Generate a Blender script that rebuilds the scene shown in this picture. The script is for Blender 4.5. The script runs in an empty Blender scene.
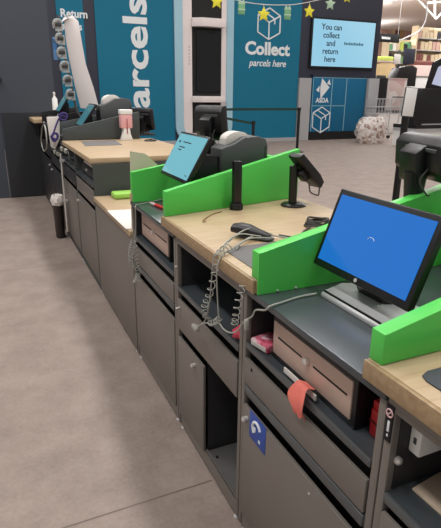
import bpy, bmesh, math, random
from mathutils import Vector, Matrix
random.seed(7)
C = bpy.context.scene.collection

# ------------------------------------------------------------------ camera
F_PX, PITCH, YAW, ROLL = 505.94, 0.3261, 0.4214, 0.0100
CAM = Vector((-0.6311, 0.0, 1.4323))
FWD = Vector((math.sin(YAW)*math.cos(PITCH), math.cos(YAW)*math.cos(PITCH), -math.sin(PITCH)))
_R = Vector((math.cos(YAW), -math.sin(YAW), 0)); _U = _R.cross(FWD)
RT = _R*math.cos(ROLL) + _U*math.sin(ROLL); UP = -_R*math.sin(ROLL) + _U*math.cos(ROLL)
cam = bpy.data.cameras.new('camera'); co = bpy.data.objects.new('camera', cam); C.objects.link(co)
m = Matrix((RT, UP, -FWD)).transposed().to_4x4(); m.translation = CAM; co.matrix_world = m
cam.sensor_fit = 'VERTICAL'; cam.sensor_height = 24.0; cam.lens = F_PX*24.0/528; cam.clip_start = .02; cam.clip_end = 200
bpy.context.scene.camera = co

def at(px, py, ax, val):
    """survey helper: the place point seen at a photo pixel, on the plane ax = val"""
    v = FWD*F_PX + RT*(px-220.5) - UP*(py-264)
    i = 'xyz'.index(ax)
    return CAM + v*((val-CAM[i])/v[i])

# ------------------------------------------------------------------ materials
def lin(c):
    c /= 255
    return c/12.92 if c <= .04045 else ((c+.055)/1.055)**2.4
def mat(name, rgb, rough=.5, metal=0, vary=.06, scale=12, bump=0, emit=0, alpha=1, spec=.5, coat=0):
    m = bpy.data.materials.new(name); m.use_nodes = True
    nt = m.node_tree; b = nt.nodes['Principled BSDF']
    c = [lin(x) for x in rgb]
    b.inputs['Roughness'].default_value = rough; b.inputs['Metallic'].default_value = metal
    b.inputs['Specular IOR Level'].default_value = spec
    b.inputs['Coat Weight'].default_value = coat
    b.inputs['Base Color'].default_value = (*c, 1)
    if vary or bump:
        tc = nt.nodes.new('ShaderNodeTexCoord'); n = nt.nodes.new('ShaderNodeTexNoise')
        n.inputs['Scale'].default_value = scale; n.inputs['Detail'].default_value = 5
        nt.links.new(tc.outputs['Object'], n.inputs['Vector'])
        r = nt.nodes.new('ShaderNodeMapRange')
        r.inputs['To Min'].default_value = 1-vary; r.inputs['To Max'].default_value = 1+vary
        nt.links.new(n.outputs['Fac'], r.inputs['Value'])
        mx = nt.nodes.new('ShaderNodeVectorMath'); mx.operation = 'SCALE'
        mx.inputs[0].default_value = c
        nt.links.new(r.outputs['Result'], mx.inputs['Scale'])
        nt.links.new(mx.outputs['Vector'], b.inputs['Base Color'])
        if bump:
            bp = nt.nodes.new('ShaderNodeBump'); bp.inputs['Strength'].default_value = bump; bp.inputs['Distance'].default_value = .01
            nt.links.new(n.outputs['Fac'], bp.inputs['Height']); nt.links.new(bp.outputs['Normal'], b.inputs['Normal'])
    if emit:
        b.inputs['Emission Color'].default_value = (*c, 1); b.inputs['Emission Strength'].default_value = emit
    if alpha < 1: b.inputs['Alpha'].default_value = alpha
    return m

def wood_mat(name, base, dark):
    m = bpy.data.materials.new(name); m.use_nodes = True; nt = m.node_tree; b = nt.nodes['Principled BSDF']
    b.inputs['Roughness'].default_value = .45
    tc = nt.nodes.new('ShaderNodeTexCoord'); mp = nt.nodes.new('ShaderNodeMapping')
    mp.inputs['Scale'].default_value = (1.5, 14, 14)
    n = nt.nodes.new('ShaderNodeTexNoise'); n.inputs['Scale'].default_value = 5; n.inputs['Detail'].default_value = 7
    cr = nt.nodes.new('ShaderNodeValToRGB')
    cr.color_ramp.elements[0].position = .3; cr.color_ramp.elements[0].color = (*[lin(x) for x in dark], 1)
    cr.color_ramp.elements[1].position = .6; cr.color_ramp.elements[1].color = (*[lin(x) for x in base], 1)
    nt.links.new(tc.outputs['Object'], mp.inputs['Vector']); nt.links.new(mp.outputs['Vector'], n.inputs['Vector'])
    nt.links.new(n.outputs['Fac'], cr.inputs['Fac']); nt.links.new(cr.outputs['Color'], b.inputs['Base Color'])
    return m

def blob_mat(name, cols, scale, rough=.6, emit=0):
    """patches of several colours (a printed or mixed-content surface)"""
    m = bpy.data.materials.new(name); m.use_nodes = True; nt = m.node_tree; b = nt.nodes['Principled BSDF']
    b.inputs['Roughness'].default_value = rough
    tc = nt.nodes.new('ShaderNodeTexCoord'); v = nt.nodes.new('ShaderNodeTexVoronoi'); v.inputs['Scale'].default_value = scale
    sp = nt.nodes.new('ShaderNodeSeparateColor'); cr = nt.nodes.new('ShaderNodeValToRGB'); cr.color_ramp.interpolation = 'CONSTANT'
    el = cr.color_ramp.elements
    while len(el) < len(cols): el.new(.5)
    for i, c in enumerate(cols):
        el[i].position = i/len(cols); el[i].color = (*[lin(x) for x in c], 1)
    nt.links.new(tc.outputs['Object'], v.inputs['Vector']); nt.links.new(v.outputs['Color'], sp.inputs['Color'])
    nt.links.new(sp.outputs['Red'], cr.inputs['Fac']); nt.links.new(cr.outputs['Color'], b.inputs['Base Color'])
    return m

def floor_mat():
    m = bpy.data.materials.new('floor_screed'); m.use_nodes = True; nt = m.node_tree; b = nt.nodes['Principled BSDF']
    b.inputs['Roughness'].default_value = .62
    b.inputs['Specular IOR Level'].default_value = .12
    tc = nt.nodes.new('ShaderNodeTexCoord')
    n1 = nt.nodes.new('ShaderNodeTexNoise'); n1.inputs['Scale'].default_value = 4.5; n1.inputs['Detail'].default_value = 9; n1.inputs['Roughness'].default_value = .68
    n2 = nt.nodes.new('ShaderNodeTexNoise'); n2.inputs['Scale'].default_value = 60; n2.inputs['Detail'].default_value = 4
    mx = nt.nodes.new('ShaderNodeMix'); mx.inputs[0].default_value = .3
    cr = nt.nodes.new('ShaderNodeValToRGB')
    cr.color_ramp.elements[0].position = .33; cr.color_ramp.elements[0].color = (*[lin(x) for x in (140, 126, 118)], 1)
    cr.color_ramp.elements[1].position = .66; cr.color_ramp.elements[1].color = (*[lin(x) for x in (168, 153, 144)], 1)
    for n in (n1, n2): nt.links.new(tc.outputs['Object'], n.inputs['Vector'])
    nt.links.new(n1.outputs['Fac'], mx.inputs[2]); nt.links.new(n2.outputs['Fac'], mx.inputs[3])
    nt.links.new(mx.outputs[0], cr.inputs['Fac']); nt.links.new(cr.outputs['Color'], b.inputs['Base Color'])
    return m

M = dict(
 steel_rail=mat('cool_grey_rail', (88, 92, 94), .35, .2, .05, 6),
 steel=mat('grey_painted_steel', (120, 113, 107), .42, 0, .05, 6),
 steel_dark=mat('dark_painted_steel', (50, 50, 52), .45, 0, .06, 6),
 steel_top=mat('dark_steel_top', (80, 86, 90), .24, .25, .08, 5),
 black=mat('black_plastic', (22, 21, 23), .38, 0, .05),
 blackm=mat('matt_black', (16, 16, 18), .7, 0, .05),
 charcoal=mat('charcoal_plastic', (78, 80, 82), .5, 0, .05),
 green=mat('bright_green_board', (88, 210, 88), .38, 0, .03, 5),
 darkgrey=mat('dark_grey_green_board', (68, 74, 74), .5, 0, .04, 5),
 wood=wood_mat('beech_laminate', (194, 170, 138), (180, 155, 122)),
 woodedge=wood_mat('beech_edging', (170, 144, 110), (154, 126, 94)),
 chrome=mat('chrome', (225, 222, 216), .28, .6, 0),
 silver=mat('silver_plastic', (196, 196, 198), .35, .1, .04),
 white=mat('white_plastic', (244, 243, 240), .45, 0, .02),
 paper=mat('white_paper', (228, 222, 216), .8, 0, .03),
 manila=mat('manila_paper', (206, 186, 164), .8, 0, .05),
 beige=mat('pale_beige_card', (222, 206, 188), .6, 0, .04),
 pinkmetal=mat('rose_beige_drawer_front', (206, 178, 164), .45, .1, .05, 9),
 slot=mat('slot_black', (18, 14, 14), .8, 0, 0),
 coral=mat('coral_cloth', (248, 132, 118), .8, 0, .1, 30, .3),
 pink=blob_mat('pink_wrap', [(226, 110, 136), (240, 150, 170), (244, 208, 214), (206, 76, 104)], 70),
 pinkcloth=mat('pink_cloth', (222, 84, 104), .9, 0, .18, 60, .6),
 red=mat('red_plastic', (196, 40, 44), .4),
 blue=mat('blue_sticker', (46, 82, 172), .5, 0, .06, 40),
 cable=mat('grey_cable', (172, 172, 164), .5, 0, .04),
 cabledark=mat('dark_cable', (60, 58, 56), .5, 0, .04),
 purple=mat('purple_ribbon', (64, 50, 116), .7),
 lime=mat('lime_green_pack', (160, 214, 96), .5, 0, .1, 30),
 gelpink=mat('pink_gel', (238, 178, 180), .35, 0, .05),
 tie=mat('brown_cord', (140, 110, 74), .7),
 mousemat=mat('dark_grey_mat', (66, 70, 76), .75, 0, .08, 60),
 mousematb=mat('grey_mat', (112, 110, 110), .75, 0, .08, 60),
 navy=mat('navy_wall', (48, 50, 66), .5, 0, .05, 3),
 teal=mat('teal_wall_panel', (26, 116, 146), .6, 0, .04, 2, spec=.25),
 teallock=mat('teal_locker', (24, 106, 146), .5, 0, .04, 2, spec=.3),
 lettering=mat('white_lettering', (236, 240, 242), .5, 0, 0),
 icewhite=mat('pale_blue_frame', (166, 204, 220), .4, 0, .03, 3),
 blush=mat('off_white_frame', (240, 228, 226), .4, 0, .02, 3),
 doorgrey=mat('slate_grey_door', (70, 75, 84), .6, 0, .05, 2, spec=.25),
 doordark=mat('dark_slate_panel', (44, 46, 51), .4, 0, .06, 3),
 palegrey=mat('pale_grey_panel', (176, 176, 178), .45, 0, .03, 3),
 star=mat('yellow_star', (238, 226, 60), .5, 0, .06),
 palestar=mat('pale_green_star', (178, 206, 176), .5, 0, .06),
 gift=mat('pale_green_card', (118, 172, 128), .6, 0, .1, 20),
 ceil=mat('ceiling_sheet', (214, 204, 198), .8, 0, .04, 2),
 truss=mat('white_truss', (236, 230, 226), .5, 0, .02),
 glass=mat('dark_kiosk_glass', (14, 15, 20), .12, 0, 0),
 clear=mat('clear_plastic', (206, 206, 204), .25, 0, .04, 20, alpha=.55),
 bagmix=blob_mat('clear_sack_contents', [(220, 212, 206), (196, 176, 166), (236, 230, 226), (160, 132, 120), (214, 198, 190), (232, 226, 222)], 13),
 cardprint=blob_mat('printed_carton', [(214, 206, 204), (206, 186, 182), (220, 214, 212), (196, 160, 158)], 3),
 tan=mat('tan_carton', (196, 168, 122), .7, 0, .08, 6),
 blush2=mat('blush_carton', (206, 184, 178), .6, 0, .06, 6),
 farwall=blob_mat('far_wall_frieze', [(176, 140, 130), (190, 158, 142), (150, 112, 104), (206, 176, 156), (168, 132, 118), (120, 92, 84)], 1.2),
 cups=blob_mat('blue_card', [(60, 110, 170), (96, 140, 190), (50, 90, 130)], 20),
 bin=mat('dark_brown_bin', (46, 38, 38), .5),
)
prod = [mat('product_%s' % n, c, .6, 0, .12, 8) for n, c in dict(
    cream=(206, 188, 156), blush=(196, 160, 146), green=(96, 150, 108), lime=(190, 204, 96), black=(34, 34, 40),
    navy=(52, 58, 82), white=(224, 218, 212), tan=(186, 154, 110), maroon=(120, 70, 64), grey=(140, 134, 130)).items()]

def screen_mat(name, c0, c1, strength):
    """a lit display whose own picture runs between two colours"""
    m = bpy.data.materials.new(name); m.use_nodes = True; nt = m.node_tree; b = nt.nodes['Principled BSDF']
    tc = nt.nodes.new('ShaderNodeTexCoord'); n = nt.nodes.new('ShaderNodeTexWave'); n.wave_type = 'BANDS'; n.bands_direction = 'DIAGONAL'
    n.inputs['Scale'].default_value = .12; n.inputs['Distortion'].default_value = 0
    cr = nt.nodes.new('ShaderNodeValToRGB')
    cr.color_ramp.elements[0].color = (*[lin(x) for x in c0], 1); cr.color_ramp.elements[1].color = (*[lin(x) for x in c1], 1)
    nt.links.new(tc.outputs['Object'], n.inputs['Vector']); nt.links.new(n.outputs['Fac'], cr.inputs['Fac'])
    b.inputs['Base Color'].default_value = (.01, .012, .015, 1); b.inputs['Roughness'].default_value = .15
    nt.links.new(cr.outputs['Color'], b.inputs['Emission Color']); b.inputs['Emission Strength'].default_value = strength
    return m
M['scrblue'] = screen_mat('lit_blue_screen', (20, 118, 214), (44, 134, 222), .95)
M['scrteal'] = screen_mat('lit_pale_teal_screen', (124, 196, 210), (136, 204, 216), 1.0)
M['scrdim'] = screen_mat('lit_dim_teal_screen', (58, 124, 136), (70, 138, 148), .9)
M['scrwall'] = screen_mat('lit_pale_blue_wall_screen', (158, 218, 246), (176, 228, 250), .95)
M['scrfar'] = screen_mat('lit_lilac_screen', (190, 196, 226), (206, 210, 236), .9)
M['ink'] = mat('ink_text', (30, 40, 62), .6, 0, 0)
M['inkteal'] = mat('ink_teal', (60, 120, 140), .6, 0, 0)

# ------------------------------------------------------------------ geometry
class MB:
    def __init__(s): s.bm = bmesh.new()
    def _add(s, verts, faces):
        vs = [s.bm.verts.new(v) for v in verts]
        for f in faces:
            try: s.bm.faces.new([vs[i] for i in f])
            except ValueError: pass
        return vs
    def box(s, x0, x1, y0, y1, z0, z1, bev=0, M4=None):
        b = bmesh.new(); bmesh.ops.create_cube(b, size=1)
        for v in b.verts:
            v.co = Vector(((x0+x1)/2+v.co.x*(x1-x0), (y0+y1)/2+v.co.y*(y1-y0), (z0+z1)/2+v.co.z*(z1-z0)))
        if bev: bmesh.ops.bevel(b, geom=b.edges[:], offset=bev, segments=2, affect='EDGES', profile=.5)
        s.merge(b, M4); return s
    def merge(s, b, M4=None):
        if M4 is not None: b.transform(M4)
        me = bpy.data.meshes.new('t'); b.to_mesh(me); b.free(); s.bm.from_mesh(me); bpy.data.meshes.remove(me)
    def prism(s, poly, axis, a, b_, bev=0, M4=None):
        """poly in the two other axes (cyclic order xyz), swept along axis from a to b"""
        b = bmesh.new(); i = 'xyz'.index(axis)
        def P(u, v, w):
            c = [0, 0, 0]; c[i] = w; o = [k for k in range(3) if k != i]; c[o[0]] = u; c[o[1]] = v; return c
        A = [b.verts.new(P(u, v, a)) for u, v in poly]; B = [b.verts.new(P(u, v, b_)) for u, v in poly]
        b.faces.new(A); b.faces.new(B[::-1])
        n = len(poly)
        for k in range(n): b.faces.new([A[k], B[k], B[(k+1) % n], A[(k+1) % n]])
        bmesh.ops.recalc_face_normals(b, faces=b.faces[:])
        if bev: bmesh.ops.bevel(b, geom=b.edges[:], offset=bev, segments=2, affect='EDGES', profile=.5)
        s.merge(b, M4); return s
    def ring(s, rings, cap=True):
        vs = [[s.bm.verts.new(p) for p in r] for r in rings]
        for a, b in zip(vs, vs[1:]):
            n = len(a)
            for k in range(n): s.bm.faces.new([a[k], a[(k+1) % n], b[(k+1) % n], b[k]])
        if cap: s.bm.faces.new(vs[0][::-1]); s.bm.faces.new(vs[-1])
        return s
    def tube(s, pts, r, n=8):
        pts = [Vector(p) for p in pts]; rr = r if isinstance(r, (list, tuple)) else [r]*len(pts)
        rings = []; t0 = None; nrm = None
        for i, p in enumerate(pts):
            t = (pts[min(i+1, len(pts)-1)]-pts[max(i-1, 0)]).normalized()
            if nrm is None:
                nrm = t.cross(Vector((0, 0, 1)));
                if nrm.length < .05: nrm = t.cross(Vector((1, 0, 0)))
                nrm.normalize()
            else:
                nrm = nrm - t*nrm.dot(t)
                nrm.normalize()
            bi = t.cross(nrm)
            rings.append([p+(nrm*math.cos(a)+bi*math.sin(a))*rr[i] for a in [2*math.pi*k/n for k in range(n)]])
        return s.ring(rings)
    def cyl(s, p0, p1, r0, r1=None, n=20): return s.tube([p0, p1], [r0, r1 if r1 is not None else r0], n)
    def lathe(s, cx, cy, prof, n=24):
        return s.ring([[Vector((cx+r*math.cos(2*math.pi*k/n), cy+r*math.sin(2*math.pi*k/n), z)) for k in range(n)] for r, z in prof])
    def tx(s, M4): s.bm.transform(M4); return s

def smoothpath(pts, k=8):
    pts = [Vector(p) for p in pts]; out = []
    P = [pts[0]*2-pts[1]]+pts+[pts[-1]*2-pts[-2]]
    for i in range(1, len(P)-2):
        a, b, c, d = P[i-1:i+3]
        for j in range(k):
            t = j/k
            out.append(.5*((2*b)+(c-a)*t+(2*a-5*b+4*c-d)*t*t+(3*b-a-3*c+d)*t**3))
    out.append(pts[-1]); return out
def helix(pts, R, turns, k=12):
    path = smoothpath(pts, max(4, int(turns*k/(len(pts)-1))))
    out = []; n = len(path); nrm = None
    for i, p in enumerate(path):
        t = (path[min(i+1, n-1)]-path[max(i-1, 0)]).normalized()
        if nrm is None:
            nrm = t.cross(Vector((.3, .9, .1))).normalized()
        nrm = (nrm-t*nrm.dot(t)).normalized(); bi = t.cross(nrm)
        a = 2*math.pi*turns*i/(n-1)
        out.append(p+(nrm*math.cos(a)+bi*math.sin(a))*R)
    return out

def tag(o, label=None, cat=None, group=None, kind=None):
    for k, v in (('label', label), ('category', cat), ('group', group), ('kind', kind)):
        if v: o[k] = v
    return o
def link(name, mb, material, origin, smooth):
    bmesh.ops.recalc_face_normals(mb.bm, faces=mb.bm.faces[:])
    me = bpy.data.meshes.new(name); mb.bm.to_mesh(me); mb.bm.free()
    me.transform(Matrix.Translation(-origin))
    me.materials.append(material)
    if smooth:
        for p in me.polygons: p.use_smooth = True
        me.set_sharp_from_angle(angle=math.radians(38))
    o = bpy.data.objects.new(name, me); C.objects.link(o); return o
def one(name, mb, material, label, cat, group=None, smooth=True):
    """a thing that is a single mesh, origin at the middle of its base"""
    co = [v.co for v in mb.bm.verts]
    org = Vector(((min(c.x for c in co)+max(c.x for c in co))/2, (min(c.y for c in co)+max(c.y for c in co))/2, min(c.z for c in co)))
    o = link(name, mb, material, org, smooth); o.location = org
    return tag(o, label, cat, group)
def struct(name, mb, material):
    o = link(name, mb, material, Vector((0, 0, 0)), False); o['kind'] = 'structure'; return o
def thing(name, loc, label, cat, group=None):
    o = bpy.data.objects.new(name, None); C.objects.link(o); o.location = loc; o.empty_display_size = .05
    return tag(o, label, cat, group)
def part(root, name, mb, material, label=None, smooth=True, kind=None):
    """child of a thing or of a part; geometry is given in place coordinates"""
    org = Vector(root.location) + (Vector(root.parent.location) if root.parent else Vector())
    o = link(name, mb, material, org, smooth); o.parent = root
    if label: o['label'] = label
    if kind: o['kind'] = kind
    return o
def text_bm(s, size, width=None, bold=.0, italic=0, ext=.004, align='CENTER', M4=None, spacing=1):
    cu = bpy.data.curves.new('t', 'FONT'); cu.body = s; cu.size = size; cu.align_x = align; cu.align_y = 'CENTER'
    cu.extrude = ext; cu.offset = bold; cu.shear = italic; cu.resolution_u = 3; cu.space_line = spacing
    o = bpy.data.objects.new('t', cu); C.objects.link(o)
    bpy.context.view_layer.update()
    me = bpy.data.meshes.new_from_object(o.evaluated_get(bpy.context.evaluated_depsgraph_get()))
    bpy.data.objects.remove(o)
    mb = MB(); mb.bm.from_mesh(me); bpy.data.meshes.remove(me)
    if width:
        xs = [v.co.x for v in mb.bm.verts]; k = width/(max(xs)-min(xs))
        mb.bm.transform(Matrix.Diagonal((k, 1, 1, 1)))
    if M4 is not None: mb.tx(M4)
    return mb
WALLROT = Matrix.Rotation(math.pi/2, 4, 'X')          # text standing up, read from -Y
def on_wall(x, y, z, rot=0): return Matrix.Translation((x, y, z)) @ WALLROT @ Matrix.Rotation(rot, 4, 'Z')

# ================================================================== THE SETTING
YB = 14.4
struct('floor', MB().box(-4, 46, -3, 40, -.1, 0), floor_mat())
fj = MB()
for a_, b_ in (((-3.9, 1.43), (.0, 1.47)), ((-3.9, 4.35), (-.0, 4.4)), ((-1.62, -2.9), (-1.55, 7.6))):
    d2 = Vector((b_[0]-a_[0], b_[1]-a_[1], 0)); n2 = Vector((-d2.y, d2.x, 0)).normalized()*.0035
    p_, q_ = Vector((*a_, .0006)), Vector((*b_, .0006)); fj._add([p_-n2, p_+n2, q_+n2, q_-n2], [(0, 1, 2, 3)])
fl = bpy.data.objects['floor']
part(fl, 'floor_joint', fj, mat('floor_joint', (120, 106, 98), .8, 0, .05), smooth=False)
struct('ceiling', MB().box(-4, 46, -3, 40, 6.5, 6.6), M['ceil'])
struct('wall_back', MB().box(-3, 11.45, YB, YB+.3, 0, 4.6), M['navy'])
struct('wall_far', MB().box(8, 46, 39.7, 40, 0, 6.5), M['farwall'])
struct('wall_left', MB().box(-4, -.46, 7.66, 7.8, 0, 4.2), M['doorgrey'])
struct('trim_1', MB().box(2.2, 8.42, YB-.13, YB, 0, .1), M['palegrey'])
struct('trim_2', MB().box(8.42, 8.86, YB-.1, YB, 0, 1.9), M['palegrey'])

d = link('door_1', MB().box(-.455, .27, 7.66, 7.72, 0, 4.2), M['doorgrey'], Vector(), False); d['kind'] = 'structure'
part(d, 'kick_panel', MB().box(-.44, .262, 7.645, 7.66, .01, 1.15), M['doordark'], 'darker lower panel')
hb = MB().cyl((-.41, 7.66, 1.57), (-.41, 7.60, 1.57), .022); hb.tube([(-.41, 7.60, 1.57), (-.5, 7.6, 1.56)], .02, 12)
part(d, 'door_handle', hb, M['black'])

# ================================================================== COUNTER CABINETS
D = .70
def carcass(y0, y1, zt, deep=D):
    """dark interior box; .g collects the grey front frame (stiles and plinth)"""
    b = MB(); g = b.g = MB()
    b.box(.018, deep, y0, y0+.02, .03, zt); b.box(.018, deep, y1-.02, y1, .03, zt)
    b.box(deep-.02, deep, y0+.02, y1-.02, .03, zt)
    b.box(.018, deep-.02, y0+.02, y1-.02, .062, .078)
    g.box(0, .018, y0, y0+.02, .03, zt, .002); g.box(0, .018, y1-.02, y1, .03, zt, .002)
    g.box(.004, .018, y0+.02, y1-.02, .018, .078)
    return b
def feet(root, y0, y1):
    for y in (y0, y1):
        part(root, 'foot', MB().lathe(.012, y, [(.011, 0), (.011, .006), (.006, .010), (.006, .032)], 12), M['silver'])
def front(b, y0, y1, z0, z1, bev=.002): return b.box(-.004, .007, y0, y1, z0, z1, bev)
def knob(root, y, z, r=.009):
    return part(root, 'lock_knob', MB().tube([(-.002, y, z), (-.018, y, z), (-.022, y, z)], [r, r, r*.5], 14), M['chrome'])
def cabinet_body(root, b, mg='steel'):
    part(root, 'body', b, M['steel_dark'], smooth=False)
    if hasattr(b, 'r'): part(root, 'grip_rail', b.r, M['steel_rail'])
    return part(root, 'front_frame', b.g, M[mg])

# ---- nearest cabinet (right edge of the photo): open shelf under the near wood top
yn0, yn1 = .0, .622
cabN = thing('counter_cabinet', (.35, .31, 0), 'grey steel cabinet with an open shelf under the nearest wood top', 'cabinet', 'counter cabinets')
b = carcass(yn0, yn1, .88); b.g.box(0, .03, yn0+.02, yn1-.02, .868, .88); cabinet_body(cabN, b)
sh = MB().box(.007, D-.02, yn0+.02, yn1-.02, .675, .684); b_ = MB().box(-.003, .006, yn0+.021, yn1-.021, .664, .686, .002)
part(cabN, 'shelf_lip', b_, M['steel_rail'])
part(cabN, 'shelf', sh, M['steel_top'])
dr = part(cabN, 'drawer', front(MB(), yn0+.022, yn1-.022, .50, .640), M['steel'])
kd = part(cabN, 'door', front(MB(), yn0+.022, yn1-.022, .08, .47), M['steel']); knob(kd, .56, .42)
part(cabN, 'bolt', MB().tube([(.02, .601, .757), (.02, .594, .757), (.02, .590, .757)], [.009, .009, .004], 12), M['chrome'])
feet(cabN, yn0+.03, yn1-.03)
# label plate on the front stile
lp = part(cabN, 'label_plate', MB().box(-.003, 0, .604, .6205, .80, .878), M['blackm'], 'black label strip with white marks')
b = MB().tube([Vector((-.004, .612+.008*math.cos(a), .863+.008*math.sin(a))) for a in [i*math.pi/8 for i in range(17)]], .0016, 6)
b.tube([(-.004, .607, .869), (-.004, .617, .857)], .0014, 6)
part(lp, 'round_mark', b, mat('pink_print', (230, 190, 190), .6, 0, 0))
b = MB().box(-.0045, -.003, .6085, .6145, .822, .846, .001); b.box(-.0045, -.003, .6095, .6135, .811, .817, .001)
part(lp, 'exclamation_mark', b, M['lettering'])

# ---- cabinet with the big blue monitor (A)
def till_cabinet(y0, y1, label, ztop=.90, sticker=False, kn=None, base=.0):
    root = thing('counter_cabinet', (.35, (y0+y1)/2, 0), label, 'cabinet', 'counter cabinets')
    b = carcass(y0, y1, .88)
    b.r = MB().box(-.005, .012, y0+.021, y1-.021, .551, .583, .005); b.box(.045, .05, y0+.02, y1-.02, .08, .70); b.r.box(-.003, .006, y0+.021, y1-.021, .706, .7265, .004)       # grip rail
    cabinet_body(root, b)
    t = MB().box(-.006, .735, y0, y1, .8805, .90, .003)
    part(root, 'steel_top', t, M['steel_top'])
    s = MB().box(.007, D-.02, y0+.02, y1-.02, .709, .718)
    part(root, 'shelf', s, M['steel_top'])
    dr = part(root, 'drawer', front(MB(), y0+.024, y1-.024, .588, .674).box(.007, .042, y0+.04, y1-.04, .592, .62), M['steel'])
    part(dr, 'lock', MB().tube([(-.004, y1-.07, .655), (-.006, y1-.07, .655)], [.006, .004], 10), M['blackm'])
    dd = part(root, 'door', front(MB(), y0+.024, y1-.024, .082, .512), M['steel'])
    knob(dd, y1-.05, .473)
    feet(root, y0+.03, y1-.03)
    return root, dd
cabA, doorA = till_cabinet(.626, 1.236, 'grey steel cabinet with a blue sticker on its door, under the blue-screen monitor')
# blue sticker on door
st = part(cabA, 'sticker', MB().box(-.0055, -.004, 1.066, 1.166, .424, .519, .0005), M['blue'], 'blue sticker with a white hand-and-arrow sign')
b = MB().tube([(-.006, 1.118+.024*math.cos(a), .476+.024*math.sin(a)) for a in [-.9+i*.26 for i in range(15)]], .0050, 6)
b.box(-.0075, -.0055, 1.124, 1.150, .464, .478)
b.box(-.0065, -.0055, 1.096, 1.106, .440, .450)
part(st, 'sign_mark', b, M['lettering'])
part(cabA, 'rivet', MB().tube([(-.004, .84, .478), (-.006, .84, .478)], [.004, .002], 10), M['chrome'])

# ---- cabinet under the wood top with scanner (B): open niche, drawer, half door, open hole
yb0, yb1 = 1.240, 1.852
cabB = thing('counter_cabinet', (.35, 1.545, 0), 'grey steel cabinet with an open bin space beside a narrow door, under the scanner', 'cabinet', 'counter cabinets')
b = MB(); b.g = MB()
b.box(.018, D, yb0, yb0+.02, .03, .88); b.box(.018, D, yb1-.02, yb1, .03, .88); b.box(D-.02, D, yb0+.02, yb1-.02, .03, .88); b.box(.018, D-.02, yb0+.02, yb1-.02, .062, .078)
for ya, yb_ in ((yb0, yb0+.02), (yb1-.02, yb1)): b.g.box(0, .018, ya, yb_, .03, .88, .002)
b.g.box(.004, .018, yb0+.02, yb1-.02, .018, .078); b.g.box(0, .03, yb0+.02, yb1-.02, .866, .88); b.r = MB().box(-.003, .006, yb0+.021, yb1-.021, .665, .6865, .004); b.box(.045, .05, yb0+.02, yb1-.02, .50, .66)
b.box(.018, D-.02, 1.548, 1.562, .078, .50)
b.box(.02, D-.02, yb0+.02, yb1-.02, .492, .50)
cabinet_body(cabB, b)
s = MB().box(.007, D-.02, yb0+.02, yb1-.02, .669, .678)
part(cabB, 'shelf', s, M['steel_top'])
dB = part(cabB, 'drawer', front(MB(), yb0+.024, yb1-.024, .500, .632).box(.007, .042, yb0+.04, yb1-.04, .512, .55), M['steel'])
knob(dB, 1.80, .60, .005)
dd = part(cabB, 'door', front(MB(), 1.548, yb1-.024, .082, .460), M['steel']); knob(dd, 1.633, .423)
part(cabB, 'floor_tray', MB().box(.006, .66, yb0+.03, 1.54, .079, .083).box(.006, .012, yb0+.03, 1.54, .079, .092), mat('worn_tray', (112, 110, 108), .4, .3, .25, 14), 'worn metal bottom tray', smooth=False)
for yy in (1.30, 1.49): part(cabB, 'bolt', MB().tube([(.03, yy, .083), (.03, yy, .089)], [.006, .004], 8), M['black'])
part(cabB, 'hook_screw', MB().tube([(-.001, 1.862-.02, .764), (-.008, 1.842, .764)], [.005, .003], 10), M['chrome'])
feet(cabB, yb0+.03, yb1-.03)

# ---- far till cabinet (C)
cabC, doorC = till_cabinet(1.856, 2.545, 'grey steel cabinet holding the far cash drawer under the tilted pale-screen monitor')

# ---- low section (D)
low = thing('low_counter_cabinet', (.35, 3.06, 0), 'low brown-grey plain-fronted cabinet between the green board and the high wood counter', 'cabinet')
b = MB(); b.box(.016, D, 2.55, 2.57, .03, .70); b.box(.016, D, 3.55, 3.57, .03, .70); b.box(D-.02, D, 2.57, 3.55, .03, .70); b.box(.02, D-.02, 2.57, 3.55, .68, .70); b.box(.004, .022, 2.57, 3.55, .015, .062)
part(low, 'body', b, M['steel'], smooth=False)
part(low, 'front_panel', MB().box(-.004, .016, 2.552, 3.566, .03, .70, .003), M['steel'])
feet(low, 2.60, 3.53)
one('low_worktop', MB().box(-.012, .75, 2.556, 3.572, .7005, .735, .004), M['wood'], 'low pale wood worktop strip with white paper on its near end', 'worktop')

# ---- high wood counter section (E)
E0, E1, ZE = 3.585, 4.40, .955
cabE = thing('counter_cabinet', (.35, 4.0, 0), 'dark grey cabinet with open shelf and end panel under the wood top with hand gel', 'cabinet', 'counter cabinets')
b = MB()
b.box(0, .74, E0, E0+.02, .03, ZE); b.box(0, D, E1-.02, E1, .03, ZE); b.box(D-.02, D, E0+.02, E1-.02, .03, ZE); b.box(0, D-.02, E0+.02, E1-.02, .06, .078); b.box(.004, .022, E0+.02, E1-.02, .015, .062)
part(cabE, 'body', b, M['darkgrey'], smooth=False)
part(cabE, 'shelf', MB().box(-.008, D-.02, E0+.02, E1-.02, .79, .81, .003), M['steel_top'])
part(cabE, 'drawer', front(MB(), E0+.024, E1-.024, .655, .765).box(.016, .5, E0+.05, E1-.05, .66, .75), M['steel'])
dE = part(cabE, 'door', front(MB(), E0+.024, E1-.024, .082, .615), M['steel']); knob(dE, 4.33, .565, .011)
feet(cabE, E0+.03, E1-.03)
one('counter_worktop', MB().box(-.012, .86, E0+.02, 5.06, ZE+.0005, ZE+.04, .006), M['wood'], 'far pale wood worktop carrying the hand gel bottle', 'worktop', 'beech worktops')

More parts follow.
